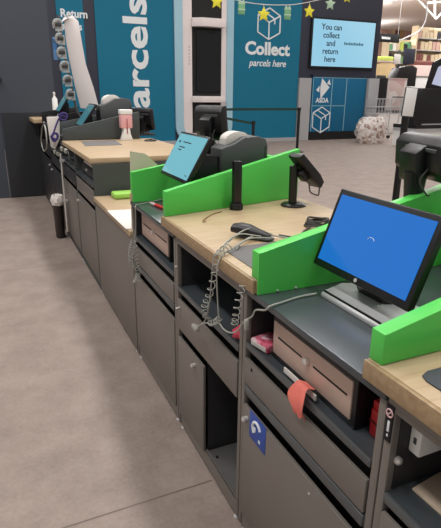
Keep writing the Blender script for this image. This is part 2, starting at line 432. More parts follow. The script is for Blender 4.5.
# cabinets further along the row
cabF = thing('counter_cabinet', (.35, 4.86, 0), 'dark cabinet behind the leaning metal pipe, beyond the cabinet with the chrome knob', 'cabinet', 'counter cabinets')
F0, F1 = 4.404, 5.30
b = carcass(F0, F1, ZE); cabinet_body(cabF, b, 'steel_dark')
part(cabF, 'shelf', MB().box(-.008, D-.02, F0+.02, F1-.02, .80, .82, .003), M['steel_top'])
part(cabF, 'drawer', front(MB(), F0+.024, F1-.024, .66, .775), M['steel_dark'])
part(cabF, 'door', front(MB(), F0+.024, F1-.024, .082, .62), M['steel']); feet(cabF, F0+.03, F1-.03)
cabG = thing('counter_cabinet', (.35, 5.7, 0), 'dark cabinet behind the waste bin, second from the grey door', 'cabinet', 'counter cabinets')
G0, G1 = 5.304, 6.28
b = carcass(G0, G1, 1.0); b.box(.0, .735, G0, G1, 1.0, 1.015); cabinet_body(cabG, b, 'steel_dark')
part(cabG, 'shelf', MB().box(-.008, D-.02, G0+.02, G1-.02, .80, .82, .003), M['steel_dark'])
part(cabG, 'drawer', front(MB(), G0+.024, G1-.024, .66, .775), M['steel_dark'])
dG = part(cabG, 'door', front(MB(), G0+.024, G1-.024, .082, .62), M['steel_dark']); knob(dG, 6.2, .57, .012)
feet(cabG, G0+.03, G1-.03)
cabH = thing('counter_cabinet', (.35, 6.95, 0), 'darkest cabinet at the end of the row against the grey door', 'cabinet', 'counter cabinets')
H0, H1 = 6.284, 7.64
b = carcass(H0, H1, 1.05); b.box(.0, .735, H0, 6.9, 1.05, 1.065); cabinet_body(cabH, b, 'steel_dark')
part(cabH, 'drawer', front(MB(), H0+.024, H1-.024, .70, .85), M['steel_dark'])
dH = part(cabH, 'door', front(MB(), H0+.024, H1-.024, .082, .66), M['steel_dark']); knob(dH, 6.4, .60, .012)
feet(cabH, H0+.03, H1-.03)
one('counter_worktop', MB().box(-.10, .80, 6.92, 7.63, 1.0505, 1.10, .006), M['wood'], 'short pale wood worktop end touching the grey door', 'worktop', 'beech worktops')

# ---- near wood tops
# rails the wood tops rest on
def worktop(y0, y1, label, skew=0):
    r = thing('counter_worktop', (.36, (y0+y1)/2, .8805), label, 'worktop', 'beech worktops')
    poly = [(-.004, y0), (.74, y0), (.74, y1+skew), (-.004, y1)]
    b = MB().prism(poly, 'z', .9005, .942, .003)
    part(r, 'board', b, M['wood'])
    part(r, 'edging', MB().box(-.014, -.004, y0, y1, .9005, .9415, .003), M['woodedge'])
    return r
w1 = worktop(-.12, .688, 'nearest pale wood worktop, corner with a dark mat')
part(w1, 'support_rail', MB().box(0, .72, -.1, .622, .8805, .90), M['steel'], smooth=False)
w2 = worktop(1.156, 1.995, 'middle pale wood worktop carrying the handheld scanner and card terminal', .14)
part(w2, 'support_rail', MB().box(0, .72, 1.240, 1.852, .8805, .90), M['steel'], smooth=False)

# ================================================================== SCREEN SURROUNDS (angled boards round each till)
def surround(label, ya, yb, z0, zf, zb, material, group, skew_b=0, lowa=True, x1=.735, T=.034, zback=1.10, flap=None):
    """ya / yb: inner faces of the near and far side boards; boards slope up away from the staff"""
    root = thing('till_surround', (.37, (ya+yb)/2, z0), label, 'till surround', group)
    zs = .9425 if flap else z0
    def side(y, t, sk, name):
        prof = [(-.002, zs), (x1, zs), (x1, zb), (x1-.10, zb), (.0+.004, zf), (-.002, zf)]
        b = MB().prism(prof, 'y', 0, t, .003)
        for v in b.bm.verts: v.co.y += y + sk*max(0, v.co.x)/x1
        return part(root, name, b, material)
    side(ya-T, T, 0, 'side_board'); side(yb, T, skew_b, 'side_board')
    b = MB().prism([(ya, z0), (yb+skew_b*.98, z0), (yb+skew_b*.98, zback), (ya, zback)], 'x', x1-.03, x1, .002)
    part(root, 'back_board', b, material)
    return root
surA = thing('till_surround', (.37, .92, .9), 'bright green boards boxing in the blue-screen monitor', 'till surround', 'green till surrounds')
def side(root, y0, y1, z0, zf, zb, material, skew=0, x1=.735, flap=None):
    prof = [(-.002, z0), (x1, z0), (x1, zb), (.004, zf), (-.002, zf)]
    b = MB().prism(prof, 'y', y0, y1, .003)
    if flap:
        pf = [(-.002, .901), (x1, .901), (x1, zb), (.004, zf), (-.002, zf)]
        b.prism(pf, 'y', flap[0], flap[1])
    for v in b.bm.verts: v.co.y += skew*max(0, v.co.x)/x1
    return part(root, 'side_board', b, material)
side(surA, .651, .688, .9425, 1.008, 1.165, M['green'])
side(surA, 1.153, 1.190, .9425, 1.022, 1.178, M['green'], flap=(1.1475, 1.1535))
part(surA, 'back_board', MB().box(.70, .735, .69, 1.1465, .901, 1.085, .003), M['green'])
b = MB()
for x in (.06, .12): b.tube([(x, 1.147, .906), (x, 1.141, .906)], [.004, .002], 8)
part(surA, 'screw', b, M['chrome'])
surC = thing('till_surround', (.37, 2.28, .9), 'bright green boards boxing in the tilted pale-screen monitor and receipt printer', 'till surround', 'green till surrounds')
side(surC, 1.966, 2.000, .9425, 1.048, 1.180, M['green'], skew=.155)
side(surC, 2.505, 2.538, .9425, 1.052, 1.175, M['green'], skew=0, flap=(2.4995, 2.5055))
part(surC, 'back_board', MB().box(.70, .735, 2.16, 2.4985, .901, 1.12, .003), M['green'])
one('wood_end_strip', MB().box(-.006, .735, 2.507, 2.545, .9005, .942, .003), M['wood'], 'small pale wood end piece under the leftmost green board', 'trim')

surE = thing('till_surround', (.37, 5.4, .995), 'dark grey boards behind the hand gel bottle', 'till surround', 'dark till surrounds')
side(surE, 5.02, 5.055, .9965, 1.10, 1.253, M['darkgrey'])
side(surE, 5.63, 5.665, 1.0155, 1.12, 1.253, M['darkgrey'])
part(surE, 'back_board', MB().box(.725, .735, 5.057, 5.628, 1.0155, 1.16, .002), M['darkgrey'])
surF = thing('till_surround', (.37, 6.6, 1.06), 'dark grey boards nearest the grey door', 'till surround', 'dark till surrounds')
side(surF, 6.20, 6.235, 1.0155, 1.165, 1.22, M['black'], x1=.45)
side(surF, 6.86, 6.895, 1.0655, 1.19, 1.25, M['black'], x1=.45)
part(surF, 'back_board', MB().box(.42, .45, 6.238, 6.858, 1.0655, 1.18, .003), M['black'])

# ================================================================== MONITORS
def monitor(name, label, x, yc, z, w, h, tilt, scr, base_z, base_w=.22, base_d=.07, group=None, bez=.015, thick=.022, base=True, extras=None, bx=None):
    """screen faces the staff (-X), leaning back by tilt"""
    root = thing(name, (x+.06, yc, base_z), label, 'monitor', group)
    T4 = Matrix.Translation((x, yc, z)) @ Matrix.Rotation(tilt, 4, 'Y')
    part(root, 'casing', MB().box(0, thick, -w/2, w/2, 0, h, .004).tx(T4), M['black'])
    sc = part(root, 'screen', MB().box(-.0015, .002, -w/2+bez, w/2-bez, bez*1.35, h-bez).tx(T4), scr, 'lit screen', smooth=False)
    if extras: extras(root, sc, T4)
    if base:
        b0 = bx if bx is not None else x
        b = MB().prism([(b0-.008, base_z), (b0+.17, base_z), (b0+.17, base_z+.012), (b0+.06, base_z+.03), (b0+.0, base_z+.016), (b0-.008, base_z+.010)], 'y', yc-base_w/2, yc+base_w/2, .002)
        part(root, 'base', b, M['silver'], 'silver wedge base')
        part(root, 'base_groove', MB().box(b0-.002, b0+.003, yc-base_w/2+.002, yc+base_w/2-.002, base_z+.0135, base_z+.0185), M['black'])
        A_, B_ = T4 @ Vector((thick-.002, 0, .12*h)), T4 @ Vector((thick-.002, 0, .62*h))
        part(root, 'neck', MB().prism([(b0+.07, base_z+.012), (b0+.15, base_z+.012), (max(b0+.14, B_.x+.02), B_.z-.02), (B_.x, B_.z), (A_.x, A_.z)], 'y', yc-.05, yc+.05, .003), M['black'])
    return root
def exA(root, sc, T4):
    b = MB().tube([(-.002, .012*math.cos(a), .118+.007*math.sin(a)) for a in [i*.45 for i in range(8)]], .0007, 5).tx(T4)
    part(sc, 'loading_mark', b, M['lettering'])
    part(root, 'badge', MB().tube([(-.0015, 0, .011), (.0005, 0, .011)], [.0055, .0055], 14).tx(T4), M['silver'])
monitor('till_monitor', 'large black monitor with a plain blue screen', .170, .958, .975, .370, .223, .353, M['scrblue'], .9, .235, group='till monitors', extras=exA, bx=.165)
def exC(root, sc, T4):
    b = MB()
    b.box(-.003, -.0015, .118, .136, .172, .182)
    for z, y1, y0 in [(.176, .08, -.02), (.150, .10, .03), (.136, .10, .06)]: b.box(-.003, -.0015, y0, y1, z, z+.005)
    b.box(-.003, -.0015, -.15, -.13, .03, .034)
    b.tx(T4)
    part(sc, 'text_lines', b, M['ink'], smooth=False)
monitor('till_monitor', 'tilted black monitor with a pale blue-green text screen', .122, 2.240, 1.056, .366, .228, .53, M['scrteal'], .9, .24, bez=.011, group='till monitors', extras=exC, bx=.24)
monitor('till_monitor', 'small dim teal screen standing behind the dark grey board', .20, 5.40, 1.10, .36, .27, math.radians(36), M['scrdim'], 1.0155, .16, group='till monitors')
monitor('till_monitor', 'farther small dim teal screen, above the purple lanyard', .13, 6.45, 1.20, .36, .26, math.radians(34), M['scrdim'], 1.0655, .16, group='till monitors')

# ================================================================== CUSTOMER DISPLAYS ON POLES
def customer_display(label, x, y, z0, zc, w, h, ang):
    root = thing('customer_display', (x, y, z0), label, 'customer display', 'customer displays')
    R4 = Matrix.Translation((x, y, zc)) @ Matrix.Rotation(ang, 4, 'Z') @ Matrix.Rotation(math.radians(-10), 4, 'Y')
    part(root, 'casing', MB().prism([(.0, -h/2), (.03, -h/2+.01), (.035, h/2), (-.0, h/2), (-.022, h*.36), (-.03, -h*.2)], 'y', -w/2, w/2, .005).tx(R4), M['black'])
    part(root, 'screen', MB().box(.034, .0375, -w/2+.012, w/2-.012, -h/2+.02, h/2-.01).tx(R4), M['glass'])
    part(root, 'vent_ridge', MB().box(-.028, -.012, -w/2+.02, w/2-.07, h*.22, h*.30, .002).tx(R4), M['charcoal'])
    part(root, 'mount_block', MB().prism([(-.03, -.07), (-.065, -.06), (-.06, .03), (-.02, .05)], 'y', -w*.22, w*.16, .005).tx(R4), M['black'])
    px, py = (R4 @ Vector((-.045, -w*.1, -.05))).xy
    part(root, 'pole', MB().tube([(px, py, z0), (px, py, z0+.03), (px, py, zc-.11), (px, py, zc-.04)], [.034, .026, .029, .036], 20), M['black'])
    b = MB().tube(smoothpath([R4 @ Vector(p) for p in [(-.03, -w*.28, -.02), (-.06, -w*.3, -.05), (-.05, -w*.36, -.09), (-.03, -w*.3, -.1)]]), .0026, 6)
    part(root, 'cable_loop', b, M['cabledark'])
    return root
customer_display('back of a black customer display on a pole behind the blue monitor', .610, 1.215, .90, 1.245, .265, .135, math.radians(-14))
customer_display('back of a black customer display above the grey receipt printer', .40, 2.44, .90, 1.285, .17, .17, math.radians(30))
customer_display('black customer display at the back of the far wood counter beside the hand gel', .87, 5.42, 1.0155, 1.16, .3, .22, math.radians(30))

# ================================================================== CASH DRAWERS
def cash_drawer(label, y0, y1, z0, h, x0=.034, dark=False):
    root = thing('cash_drawer', (x0+.19, (y0+y1)/2, z0), label, 'cash drawer', 'cash drawers')
    part(root, 'case', MB().box(x0+.000, x0+.40, y0, y1, z0, z0+h, .003), M['black'], 'black metal case')
    fr = part(root, 'drawer_front', MB().box(x0-.004, x0+.006, y0+.014, y1-.010, z0+.020, z0+h-.010, .002), M['steel_dark' if dark else 'pinkmetal'], 'dark metal front' if dark else 'rose-beige metal front')
    w = y1-y0; zc = z0+h*.60
    b = MB(); b.box(x0-.0055, x0-.003, y0+.05*w+.01, y0+.44*w, zc-.002, zc+.002); b.box(x0-.0055, x0-.003, y0+.58*w, y0+.90*w, zc-.002, zc+.002)
    part(fr, 'slot', b, M['slot'], smooth=False)
    part(fr, 'key_lock', MB().tube([(x0-.005, y0+.51*w, zc), (x0-.014, y0+.51*w, zc), (x0-.016, y0+.51*w, zc)], [.010, .010, .005], 14), M['chrome'])
    return root
cash_drawer('cash drawer with rose-beige front beside the coral tag', .747, 1.117, .719, .128)
cash_drawer('far cash drawer with rose-beige front below the tilted pale screen', 2.03, 2.475, .719, .14)
cash_drawer('dark cash drawer half hidden under the far wood counter', 3.72, 4.25, .811, .085, .03, True)
one('paper_sheet', MB().box(.04, .30, 3.74, 4.2, .8965, .91, .003), M['paper'], 'white papers on top of the dark cash drawer under the far wood counter', 'paper')

# ================================================================== CARD TERMINAL, STAND, PRINTERS
t = thing('card_terminal', (.615, 1.965, .9425), 'black card payment terminal tilted on a round-based stand', 'card terminal')
part(t, 'base_plate', MB().lathe(.615, 1.965, [(.058, .9425), (.058, .948), (.05, .954), (.02, .956)], 32), M['black'])
part(t, 'pole', MB().cyl((.610, 1.965, .953), (.606, 1.965, 1.125), .019), M['black'])
T4 = Matrix.Translation((.668, 1.955, 1.108)) @ Matrix.Rotation(math.radians(12), 4, 'Z') @ Matrix.Rotation(math.radians(42), 4, 'Y')
h = part(t, 'handset', MB().prism([(-.105, -.012), (-.095, .018), (.06, .022), (.105, .012), (.11, -.022), (.04, -.026), (-.02, -.018)], 'y', -.038, .038, .006).tx(T4), M['black'])
b = MB()
for i in range(4):
    for j in range(3): b.box(-.01+i*.022, .004+i*.022, -.026+j*.02, -.012+j*.02, .019, .0255, .002)
part(h, 'keypad', b.tx(T4), M['charcoal'])
part(h, 'display', MB().box(-.075, -.025, -.027, .027, .017, .0215).tx(T4), M['glass'])
b = MB().tube(smoothpath([(.684, 1.95, 1.045), (.690, 1.95, 1.012), (.700, 1.95, .998), (.735, 1.95, .985), (.742, 1.95, .995), (.742, 1.95, 1.035)], 6), .0035, 8)
part(t, 'holding_loop', b, M['charcoal'])
part(t, 'clamp', MB().box(-.03, .03, -.02, .02, -.05, -.02, .004).tx(T4), M['black'])

p = thing('terminal_stand', (.338, 2.0, .9425), 'empty short black pole stand in front of the green board', 'stand')
part(p, 'base_plate', MB().lathe(.335, 1.99, [(.030, .9425), (.030, .965), (.026, .972)], 24), M['black'])
part(p, 'pole', MB().prism([(.316, 1.974), (.354, 1.974), (.354, 2.004), (.316, 2.004)], 'z', .955, 1.155, .004), M['black'])

def printer(label, x0, x1, y0, y1, z0, zr, zt, riser=True, group='receipt printers', roll=True):
    root = thing('receipt_printer', ((x0+x1)/2, (y0+y1)/2, z0), label, 'receipt printer', group)
    if riser: part(root, 'riser', MB().box(x0+.03, x1-.02, y0+.015, y1-.015, z0, zr), M['steel_dark'], 'dark box lifting the printer', smooth=False)
    L = x1-x0
    H = zt-zr
    prof = [(x0, zr), (x1, zr), (x1, zr+H*.72), (x1-.05*L, zr+H*.92), (x0+.78*L, zr+H), (x0+.5*L, zr+H*.98), (x0+.28*L, zr+H*.80), (x0, zr+H*.66)]
    part(root, 'casing', MB().prism(prof, 'y', y0, y1, .006), M['charcoal'])
    ys = (y0+.35*(y1-y0), y1-.012)
    pr = [(x0+.16*L, zr+H*.70)]
    n = 10
    for i in range(n+1):
        a = math.pi*.92*(1-i/n)
        pr.append((x0+.44*L+.27*L*math.cos(a), zr+H*.86+.27*H*math.sin(a)))
    pr += [(x0+.6*L, zr+H*.8)]
    part(root, 'paper_cover', MB().prism(pr, 'y', *ys, .002), M['paper'], 'white paper roll cover')
    part(root, 'seam', MB().box(x0+.93*L, x0+.945*L, y0-.001, y0+.002, zr+.01, zr+H*.7), M['black'])
    return root
printer('dark grey receipt printer with white paper behind the green board', .34, .585, 2.17, 2.30, .9, 1.085, 1.240)
printer('dark grey receipt printer beyond the hand gel bottle', .40, .72, 5.22, 5.45, 1.0155, 1.15, 1.375)
printer('black receipt printer beside the near edge of the blue monitor', .38, .60, .705, .85, .9, .96, 1.09, roll=False)

# ================================================================== SMALL THINGS ON THE MIDDLE WOOD TOP
sc = thing('barcode_scanner', (.165, 1.54, .9425), 'black handheld barcode scanner lying among loose cables', 'scanner')
T4 = Matrix.Translation((.180, 1.540, .972)) @ Matrix.Rotation(math.radians(-54), 4, 'Z')
def oval(path, rx, rz):
    mb = MB(); rings = []
    for (x, z), a, c in zip(path, rx, rz): rings.append([Vector((x, a*math.cos(k*math.pi/8), z+c*math.sin(k*math.pi/8))) for k in range(16)])
    return mb.ring(rings)
part(sc, 'body', oval([(-.075, 0), (-.072, 0), (-.045, .002), (-.01, 0), (.03, -.008), (.06, -.014), (.07, -.016)], [.016, .028, .034, .03, .02, .02, .012], [.008, .016, .02, .02, .016, .014, .008]).tx(T4), M['black'])
part(sc, 'lower_grip', oval([(-.05, -.021), (-.045, -.021), (0, -.0225), (.06, -.022), (.075, -.020), (.085, -.0195)], [.01, .02, .022, .02, .018, .008], [.004, .007, .007, .007, .007, .004]).tx(T4), M['charcoal'])
part(sc, 'window', MB().box(-.0765, -.073, -.012, .012, -.006, .006).tx(T4), M['glass'])

def slab(poly, z0, z1, bev=.001): return MB().prism(poly, 'z', z0, z1, bev)
one('counter_mat', slab([(.03, 1.21), (.30, 1.24), (.30, 1.47), (.07, 1.46), (.03, 1.42)], .9423, .945), M['mousematb'], 'grey flat mat beside the scanner', 'mat', 'counter mats')
one('counter_mat', slab([(.035, .34), (.28, .34), (.28, .60), (.062, .60), (.042, .592), (.035, .575)], .9423, .9455), M['mousemat'], 'dark grey rounded mat on the nearest wood top', 'mat', 'counter mats')
one('counter_mat', slab([(.10, 4.45), (.42, 4.45), (.46, 4.9), (.14, 4.9)], .9958, .998), M['mousematb'], 'grey mat at the left of the hand gel bottle', 'mat', 'counter mats')

one('cord_scrap', MB().tube(smoothpath([(.112, 1.80, .952), (.110, 1.83, .946), (.15, 1.885, .9445), (.20, 1.935, .9445), (.25, 1.962, .9455)]), .0022, 6), M['tie'], 'short brown cord lying on the middle wood top', 'cord')

# tangle of grey cables hanging over the front of the middle top
cb = thing('cable_tangle', (.02, 1.42, .9425), 'tangle of grey cables hanging from the scanner over the worktop edge', 'cable')
def cab(name, pts, r=.0024, m='cable', root=cb, hel=None):
    p = helix(pts, hel[0], hel[1]) if hel else smoothpath(pts)
    return part(root, name, MB().tube(p, r, 6), M[m])
cab('cable', [(.19, 1.49, .962), (.12, 1.51, .972), (.06, 1.475, .966), (.005, 1.425, .955), (-.026, 1.402, .935), (-.03, 1.41, .86), (-.03, 1.425, .78), (-.03, 1.46, .70), (-.03, 1.51, .655), (-.03, 1.54, .64)])
cab('cable', [(.21, 1.46, .962), (.13, 1.46, .968), (.05, 1.42, .956), (.0, 1.385, .952), (-.028, 1.37, .92), (-.03, 1.366, .85), (-.03, 1.353, .765), (-.03, 1.345, .752)])
cab('cable', [(.24, 1.50, .962), (.17, 1.53, .982), (.09, 1.50, .968), (.02, 1.43, .953), (-.02, 1.395, .952)])
cab('cable', [(.30, 1.45, .9505), (.25, 1.50, .955), (.2, 1.52, .962), (.12, 1.48, .956), (.06, 1.42, .9505)], .003)
cab('coiled_cable', [(-.02, 1.39, .925), (-.035, 1.385, .87), (-.035, 1.42, .80), (-.035, 1.46, .745), (-.035, 1.44, .71)], .0017, 'cable', hel=(.011, 9))
cab('coiled_cable', [(.03, 1.41, .965), (.0, 1.395, .958), (-.026, 1.385, .94)], .0017, 'cable', hel=(.013, 4))
cab('cable', [(-.03, 1.51, .655), (-.032, 1.45, .69), (-.032, 1.40, .705), (-.032, 1.35, .735), (-.036, 1.30, .735), (-.036, 1.25, .745), (-.036, 1.20, .775), (-.032, 1.165, .82), (-.025, 1.135, .845), (-.022, 1.12, .87), (-.018, 1.075, .888), (-.012, 1.06, .9045), (.03, 1.07, .9045), (.09, 1.085, .9045), (.148, 1.085, .906)], .0026)
cab('coiled_cable', [(-.018, 1.205, .918), (-.03, 1.21, .87), (-.03, 1.225, .81), (-.03, 1.235, .775)], .0017, 'cable', hel=(.010, 7))
cab('coiled_cable', [(-.03, 1.345, .752), (-.035, 1.36, .735), (-.035, 1.42, .70)], .0017, 'cable', hel=(.009, 5))
part(cb, 'connector', MB().box(-.04, -.024, 1.53, 1.575, .618, .634, .003), M['cable'], 'pale plastic plug')
part(cb, 'connector', MB().box(-.04, -.028, 1.143, 1.156, .80, .832, .003), M['cable'], 'pale plastic plug')

cc = thing('coiled_cable', (-.02, 2.43, .9), 'curly grey cable hanging in front of the far cash drawer', 'cable')
cab('coil', [(-.02, 2.44, .73), (-.028, 2.48, .66), (-.028, 2.50, .60), (-.028, 2.45, .56)], .0016, root=cc, hel=(.013, 14))
cab('coil', [(-.024, 2.41, .72), (-.03, 2.38, .65), (-.03, 2.35, .60), (-.03, 2.36, .55), (-.03, 2.40, .52)], .0016, root=cc, hel=(.011, 13))
cab('lead', [(.15, 2.49, .908), (.10, 2.47, .9045), (.02, 2.43, .9045), (-.015, 2.40, .9045), (-.018, 2.395, .86), (-.018, 2.41, .79), (-.02, 2.44, .73)], .0022, root=cc)
cab('lead', [(-.018, 2.41, .79), (-.022, 2.405, .75), (-.024, 2.41, .72)], .0022, root=cc)

b = MB()
for k in range(4):
    b.tube([(.50+(.052-.004*k)*math.cos(a), 1.60+(.045-.003*k)*math.sin(a), .949+.007*k+.004*math.sin(2*a+k)) for a in [i*math.pi/12 for i in range(25)]], .0042, 6)
b.tube(smoothpath([(.45, 1.58, .949), (.36, 1.50, .9475), (.26, 1.36, .9495), (.23, 1.26, .9495)]), .004, 6)
one('coiled_lead', b, M['cabledark'], 'black cable coil on the wood top behind the green board', 'cable')
b = MB().tube(smoothpath([(.28, 1.52, .9495), (.33, 1.44, .9495), (.36, 1.35, .947), (.36, 1.26, .947), (.34, 1.21, .947)]), .0036, 6)
one('power_lead', b, M['cabledark'], 'thin dark cable running from the scanner to the green board', 'cable')

# ---- things in and on the cabinets
b = MB()
rng = random.Random(3)
for i in range(7):
    a = i*.9; p0 = Vector((.03, 1.255, .72)) 
rings = []
for j in range(9):
    tt = j/8; r = .034*math.sin(math.pi*(.12+.8*tt))
    rings.append([Vector((.045+1.2*(r*(1+.25*math.sin(3*k+j)))*math.cos(k*math.pi/8), 1.305+(r*(1+.25*math.cos(2*k+j)))*math.sin(k*math.pi/8), .680+.055*tt)) for k in range(16)])
b.ring(rings)
one('crumpled_cloth', b, M['pinkcloth'], 'crumpled pink cloth on the shelf under the middle wood top', 'cloth')
pk = thing('wrapped_packet', (.05, 1.19, .7185), 'pink and white wrapped packet beside the near cash drawer', 'packet')
T4 = Matrix.Translation((.045, 1.172, .732)) @ Matrix.Rotation(math.radians(12), 4, 'Z')
part(pk, 'pack', MB().box(-.03, .045, -.04, .038, -.013, .012, .006).tx(T4), M['pink'])
part(pk, 'label', MB().box(-.0315, -.029, -.034, .032, -.008, .006).tx(T4), M['paper'], 'white label')
bx = thing('red_box', (.09, .70, .7185), 'red box pushed in at the right of the near cash drawer', 'box')
part(bx, 'carton', MB().box(.06, .14, .660, .728, .7185, .785, .003), M['red'])
part(bx, 'lid', MB().box(.062, .138, .662, .726, .7855, .806, .002), M['red'])
part(bx, 'band', MB().box(.0585, .1415, .6585, .7295, .752, .757), mat('dark_red_print', (96, 20, 26), .5), 'dark printed band')
tg = thing('hanging_tag', (-.012, .915, .67), 'coral cloth tag hanging over the shelf lip', 'tag')
def sheet(grid, th=.0015):
    mb = MB(); n = len(grid); mlen = len(grid[0])
    A = [[mb.bm.verts.new(p) for p in r] for r in grid]; B = [[mb.bm.verts.new(Vector(p)+Vector((th, 0, th*.3))) for p in r] for r in grid]
    for i in range(n-1):
        for j in range(mlen-1):
            mb.bm.faces.new([A[i][j], A[i][j+1], A[i+1][j+1], A[i+1][j]]); mb.bm.faces.new([B[i][j], B[i+1][j], B[i+1][j+1], B[i][j+1]])
    for i in range(n-1):
        for j in (0, mlen-1): mb.bm.faces.new([A[i][j], A[i+1][j], B[i+1][j], B[i][j]])
    for j in range(mlen-1):
        for i in (0, n-1): mb.bm.faces.new([A[i][j], B[i][j], B[i][j+1], A[i][j+1]])
    return mb
g = [[(.018, .900+(j/8*2-1)*.020, .750) for j in range(9)], [(-.004, .899+(j/8*2-1)*.022, .760) for j in range(9)]]
for i in range(13):
    tt = i/12; row = []
    wdt = .024+.010*math.sin(math.pi*min(1, tt*1.3)); z = .756-.076*tt; xc = -.013-.012*math.sin(math.pi*tt*.9)
    for j in range(9):
        s_ = j/8*2-1
        zz = z + (.007*math.sin(7*s_) if tt > .9 else 0)
        row.append((xc+.004*math.sin(3*s_+4*tt), .897+s_*wdt-.006*tt, zz))
    g.append(row)
part(tg, 'cloth', sheet(g), M['coral'])
part(tg, 'label_strip', MB().box(.012, .016, .868, 1.015, .7275, .742), M['paper'], 'white card strip behind the cloth')
wb = thing('wall_box', (.10, .56, .80), 'small white plastic box fixed under the nearest wood top', 'box')
part(wb, 'case', MB().box(.045, .17, .573, .6015, .772, .828, .004), M['white'])
part(wb, 'switch_mark', MB().box(.0435, .0455, .583, .590, .797, .81), M['charcoal'], 'small grey symbol')
part(wb, 'bracket', MB().box(.06, .30, .50, .6015, .8285, .8675), M['palegrey'], 'pale bracket', smooth=False)
one('paper_sheet', slab([(.055, .585), (.16, .60), (.30, .40), (.06, .38)], .6845, .689), M['manila'], 'cream envelope lying on the nearest open shelf', 'paper')
pp = one('paper_label', MB().box(-.04, .04, -.03, .03, 0, .004).tx(Matrix.Translation((.16, .55, .6895)) @ Matrix.Rotation(.5, 4, 'Z')), M['blush2'], 'pink printed slip on top of the cream envelope', 'paper')

# ---- things on the low top and far counter
one('wipe_pack', MB().box(.10, .27, 3.40, 3.53, .7355, .775, .014), M['lime'], 'lime green pack on the low wood worktop', 'pack')
one('paper_sheet', slab([(-.022, 2.60), (.15, 2.575), (.17, 3.05), (-.022, 3.08)], .7355, .739), M['paper'], 'white paper sheet on the near end of the low worktop', 'paper')
b = MB().prism([(.010, .7395), (.30, .7395), (.24, 1.0), (.10, 1.13), (.02, 1.145)], 'y', 2.60, 2.606)
one('card_sheet', b, M['beige'], 'pale beige pointed card standing behind the leftmost green board', 'card')
pn = thing('marker_pen', (.08, 2.36, .9), 'red marker pen lying on the dark steel top by the green board', 'pen')
part(pn, 'barrel', MB().tube([(.098, 2.24, .9085), (.075, 2.36, .9085)], .008, 12), M['red'])
part(pn, 'cap', MB().tube([(.075, 2.36, .9085), (.070, 2.39, .9085), (.064, 2.42, .9085)], [.0088, .008, .004], 12), M['blush2'], 'pale cap')

gel = thing('hand_gel_dispenser', (.63, 4.95, .9955), 'white hand gel dispenser filled with pink gel', 'hand gel')
gx, gy, gz = .575, 4.93, .9955
part(gel, 'foot', MB().prism([(gx-.055, gz), (gx+.055, gz), (gx+.035, gz+.055), (gx+.03, gz+.11), (gx-.03, gz+.11), (gx-.035, gz+.055)], 'y', gy-.04, gy+.04, .004), M['white'])
part(gel, 'bottle', MB().box(gx-.055, gx+.055, gy-.045, gy+.045, gz+.110, gz+.235, .010), M['gelpink'], 'pink gel bottle')
part(gel, 'cap', MB().box(gx-.058, gx+.058, gy-.048, gy+.048, gz+.235, gz+.28, .008), M['white'])
part(gel, 'stem', MB().box(gx-.003, gx+.006, gy-.049, gy-.045, gz+.06, gz+.2, .001), mat('dark_pink', (176, 84, 96), .5), 'dark pink dosing stem')
dk = thing('small_dish', (.80, 4.96, .9955), 'small black round base on the far wood counter right of the hand gel', 'stand')
part(dk, 'plate', MB().lathe(.76, 4.75, [(.06, .9955), (.06, 1.003), (.045, 1.008), (.02, 1.009)], 24), M['black'])
part(dk, 'stub', MB().lathe(.76, 4.75, [(.016, 1.009), (.016, 1.016)], 12), M['charcoal'])
bb = thing('till_base_box', (.75, 5.16, .9955), 'black bulky till box behind the hand gel dispenser', 'till')
part(bb, 'housing', MB().prism([(.70, 1.0155), (1.02, 1.0155), (1.04, 1.10), (.96, 1.19), (.78, 1.24), (.70, 1.22)], 'y', 5.62, 5.84, .012), M['black'])
part(bb, 'tray', MB().prism([(.735, 1.0), (.98, 1.0), (.98, 1.0155), (.735, 1.0155)], 'y', 5.31, 5.84), M['steel_dark'])

# white paper bag, lanyard, pipe and bin at the far end of the row
q = [at(46.5, 117, 'y', 5.2), at(59, 116.5, 'y', 5.2), at(59.5, 138, 'y', 5.2), at(55, 149, 'y', 5.2), at(51, 147, 'y', 5.2)]
b = thing('paper_bag', (q[0].x+.07, 5.2, q[3].z), 'white paper bag hanging on the front of the far counter', 'bag')
part(b, 'bag', MB().prism([(p.x, p.z) for p in q], 'y', 5.17, 5.215, .004), M['paper'])
part(b, 'hook', MB().tube([(q[1].x-.02, 5.19, q[1].z-.004), (q[1].x-.01, 5.19, q[1].z+.02), (.0, 5.19, q[1].z+.015)], .003, 6), M['chrome'])
ly = thing('lanyard', (-.03, 5.12, .95), 'purple lanyard dangling in front of the white paper bag', 'lanyard')
pts = [at(x, y, 'y', 5.12) for x, y in [(66, 117), (61, 116), (57, 123), (53, 134), (50.5, 137)]]
part(ly, 'ribbon', MB().tube(smoothpath(pts), .008, 8), M['purple'])
pts = [at(x, y, 'y', 5.12) for x, y in [(51, 136), (54, 141), (57.5, 138), (57, 134), (54, 133.5), (52, 137), (56, 140)]]
part(ly, 'bundle', MB().tube(smoothpath(pts), .011, 8), M['purple'])
pts = [at(x, y, 'y', 5.12) for x, y in [(58, 116), (63, 113), (67, 115), (65, 120), (60, 119)]]
part(ly, 'strap', MB().tube(smoothpath(pts), .009, 8), M['purple'])
b = MB().tube([(-.035, 5.02, .88), (-.035, 5.02, .12)], .011, 10)
pipe = thing('metal_pipe', (-.035, 5.02, .1), 'thin metal pipe running down the dark cabinet fronts', 'pipe')
part(pipe, 'tube', b, M['chrome'])
for z in (.8, .42): part(pipe, 'clip', MB().box(-.05, -.006, 5.008, 5.032, z, z+.025, .003), M['silver'])
one('loose_cable', MB().tube(smoothpath([at(x, y, 'x', -.05) for x, y in [(44, 122), (42, 130), (41.5, 142), (44, 151), (47, 146), (46, 132), (44.5, 125)]], 6), .009, 6), M['cable'], 'loop of grey cable hanging at the end of the row by the grey door', 'cable')
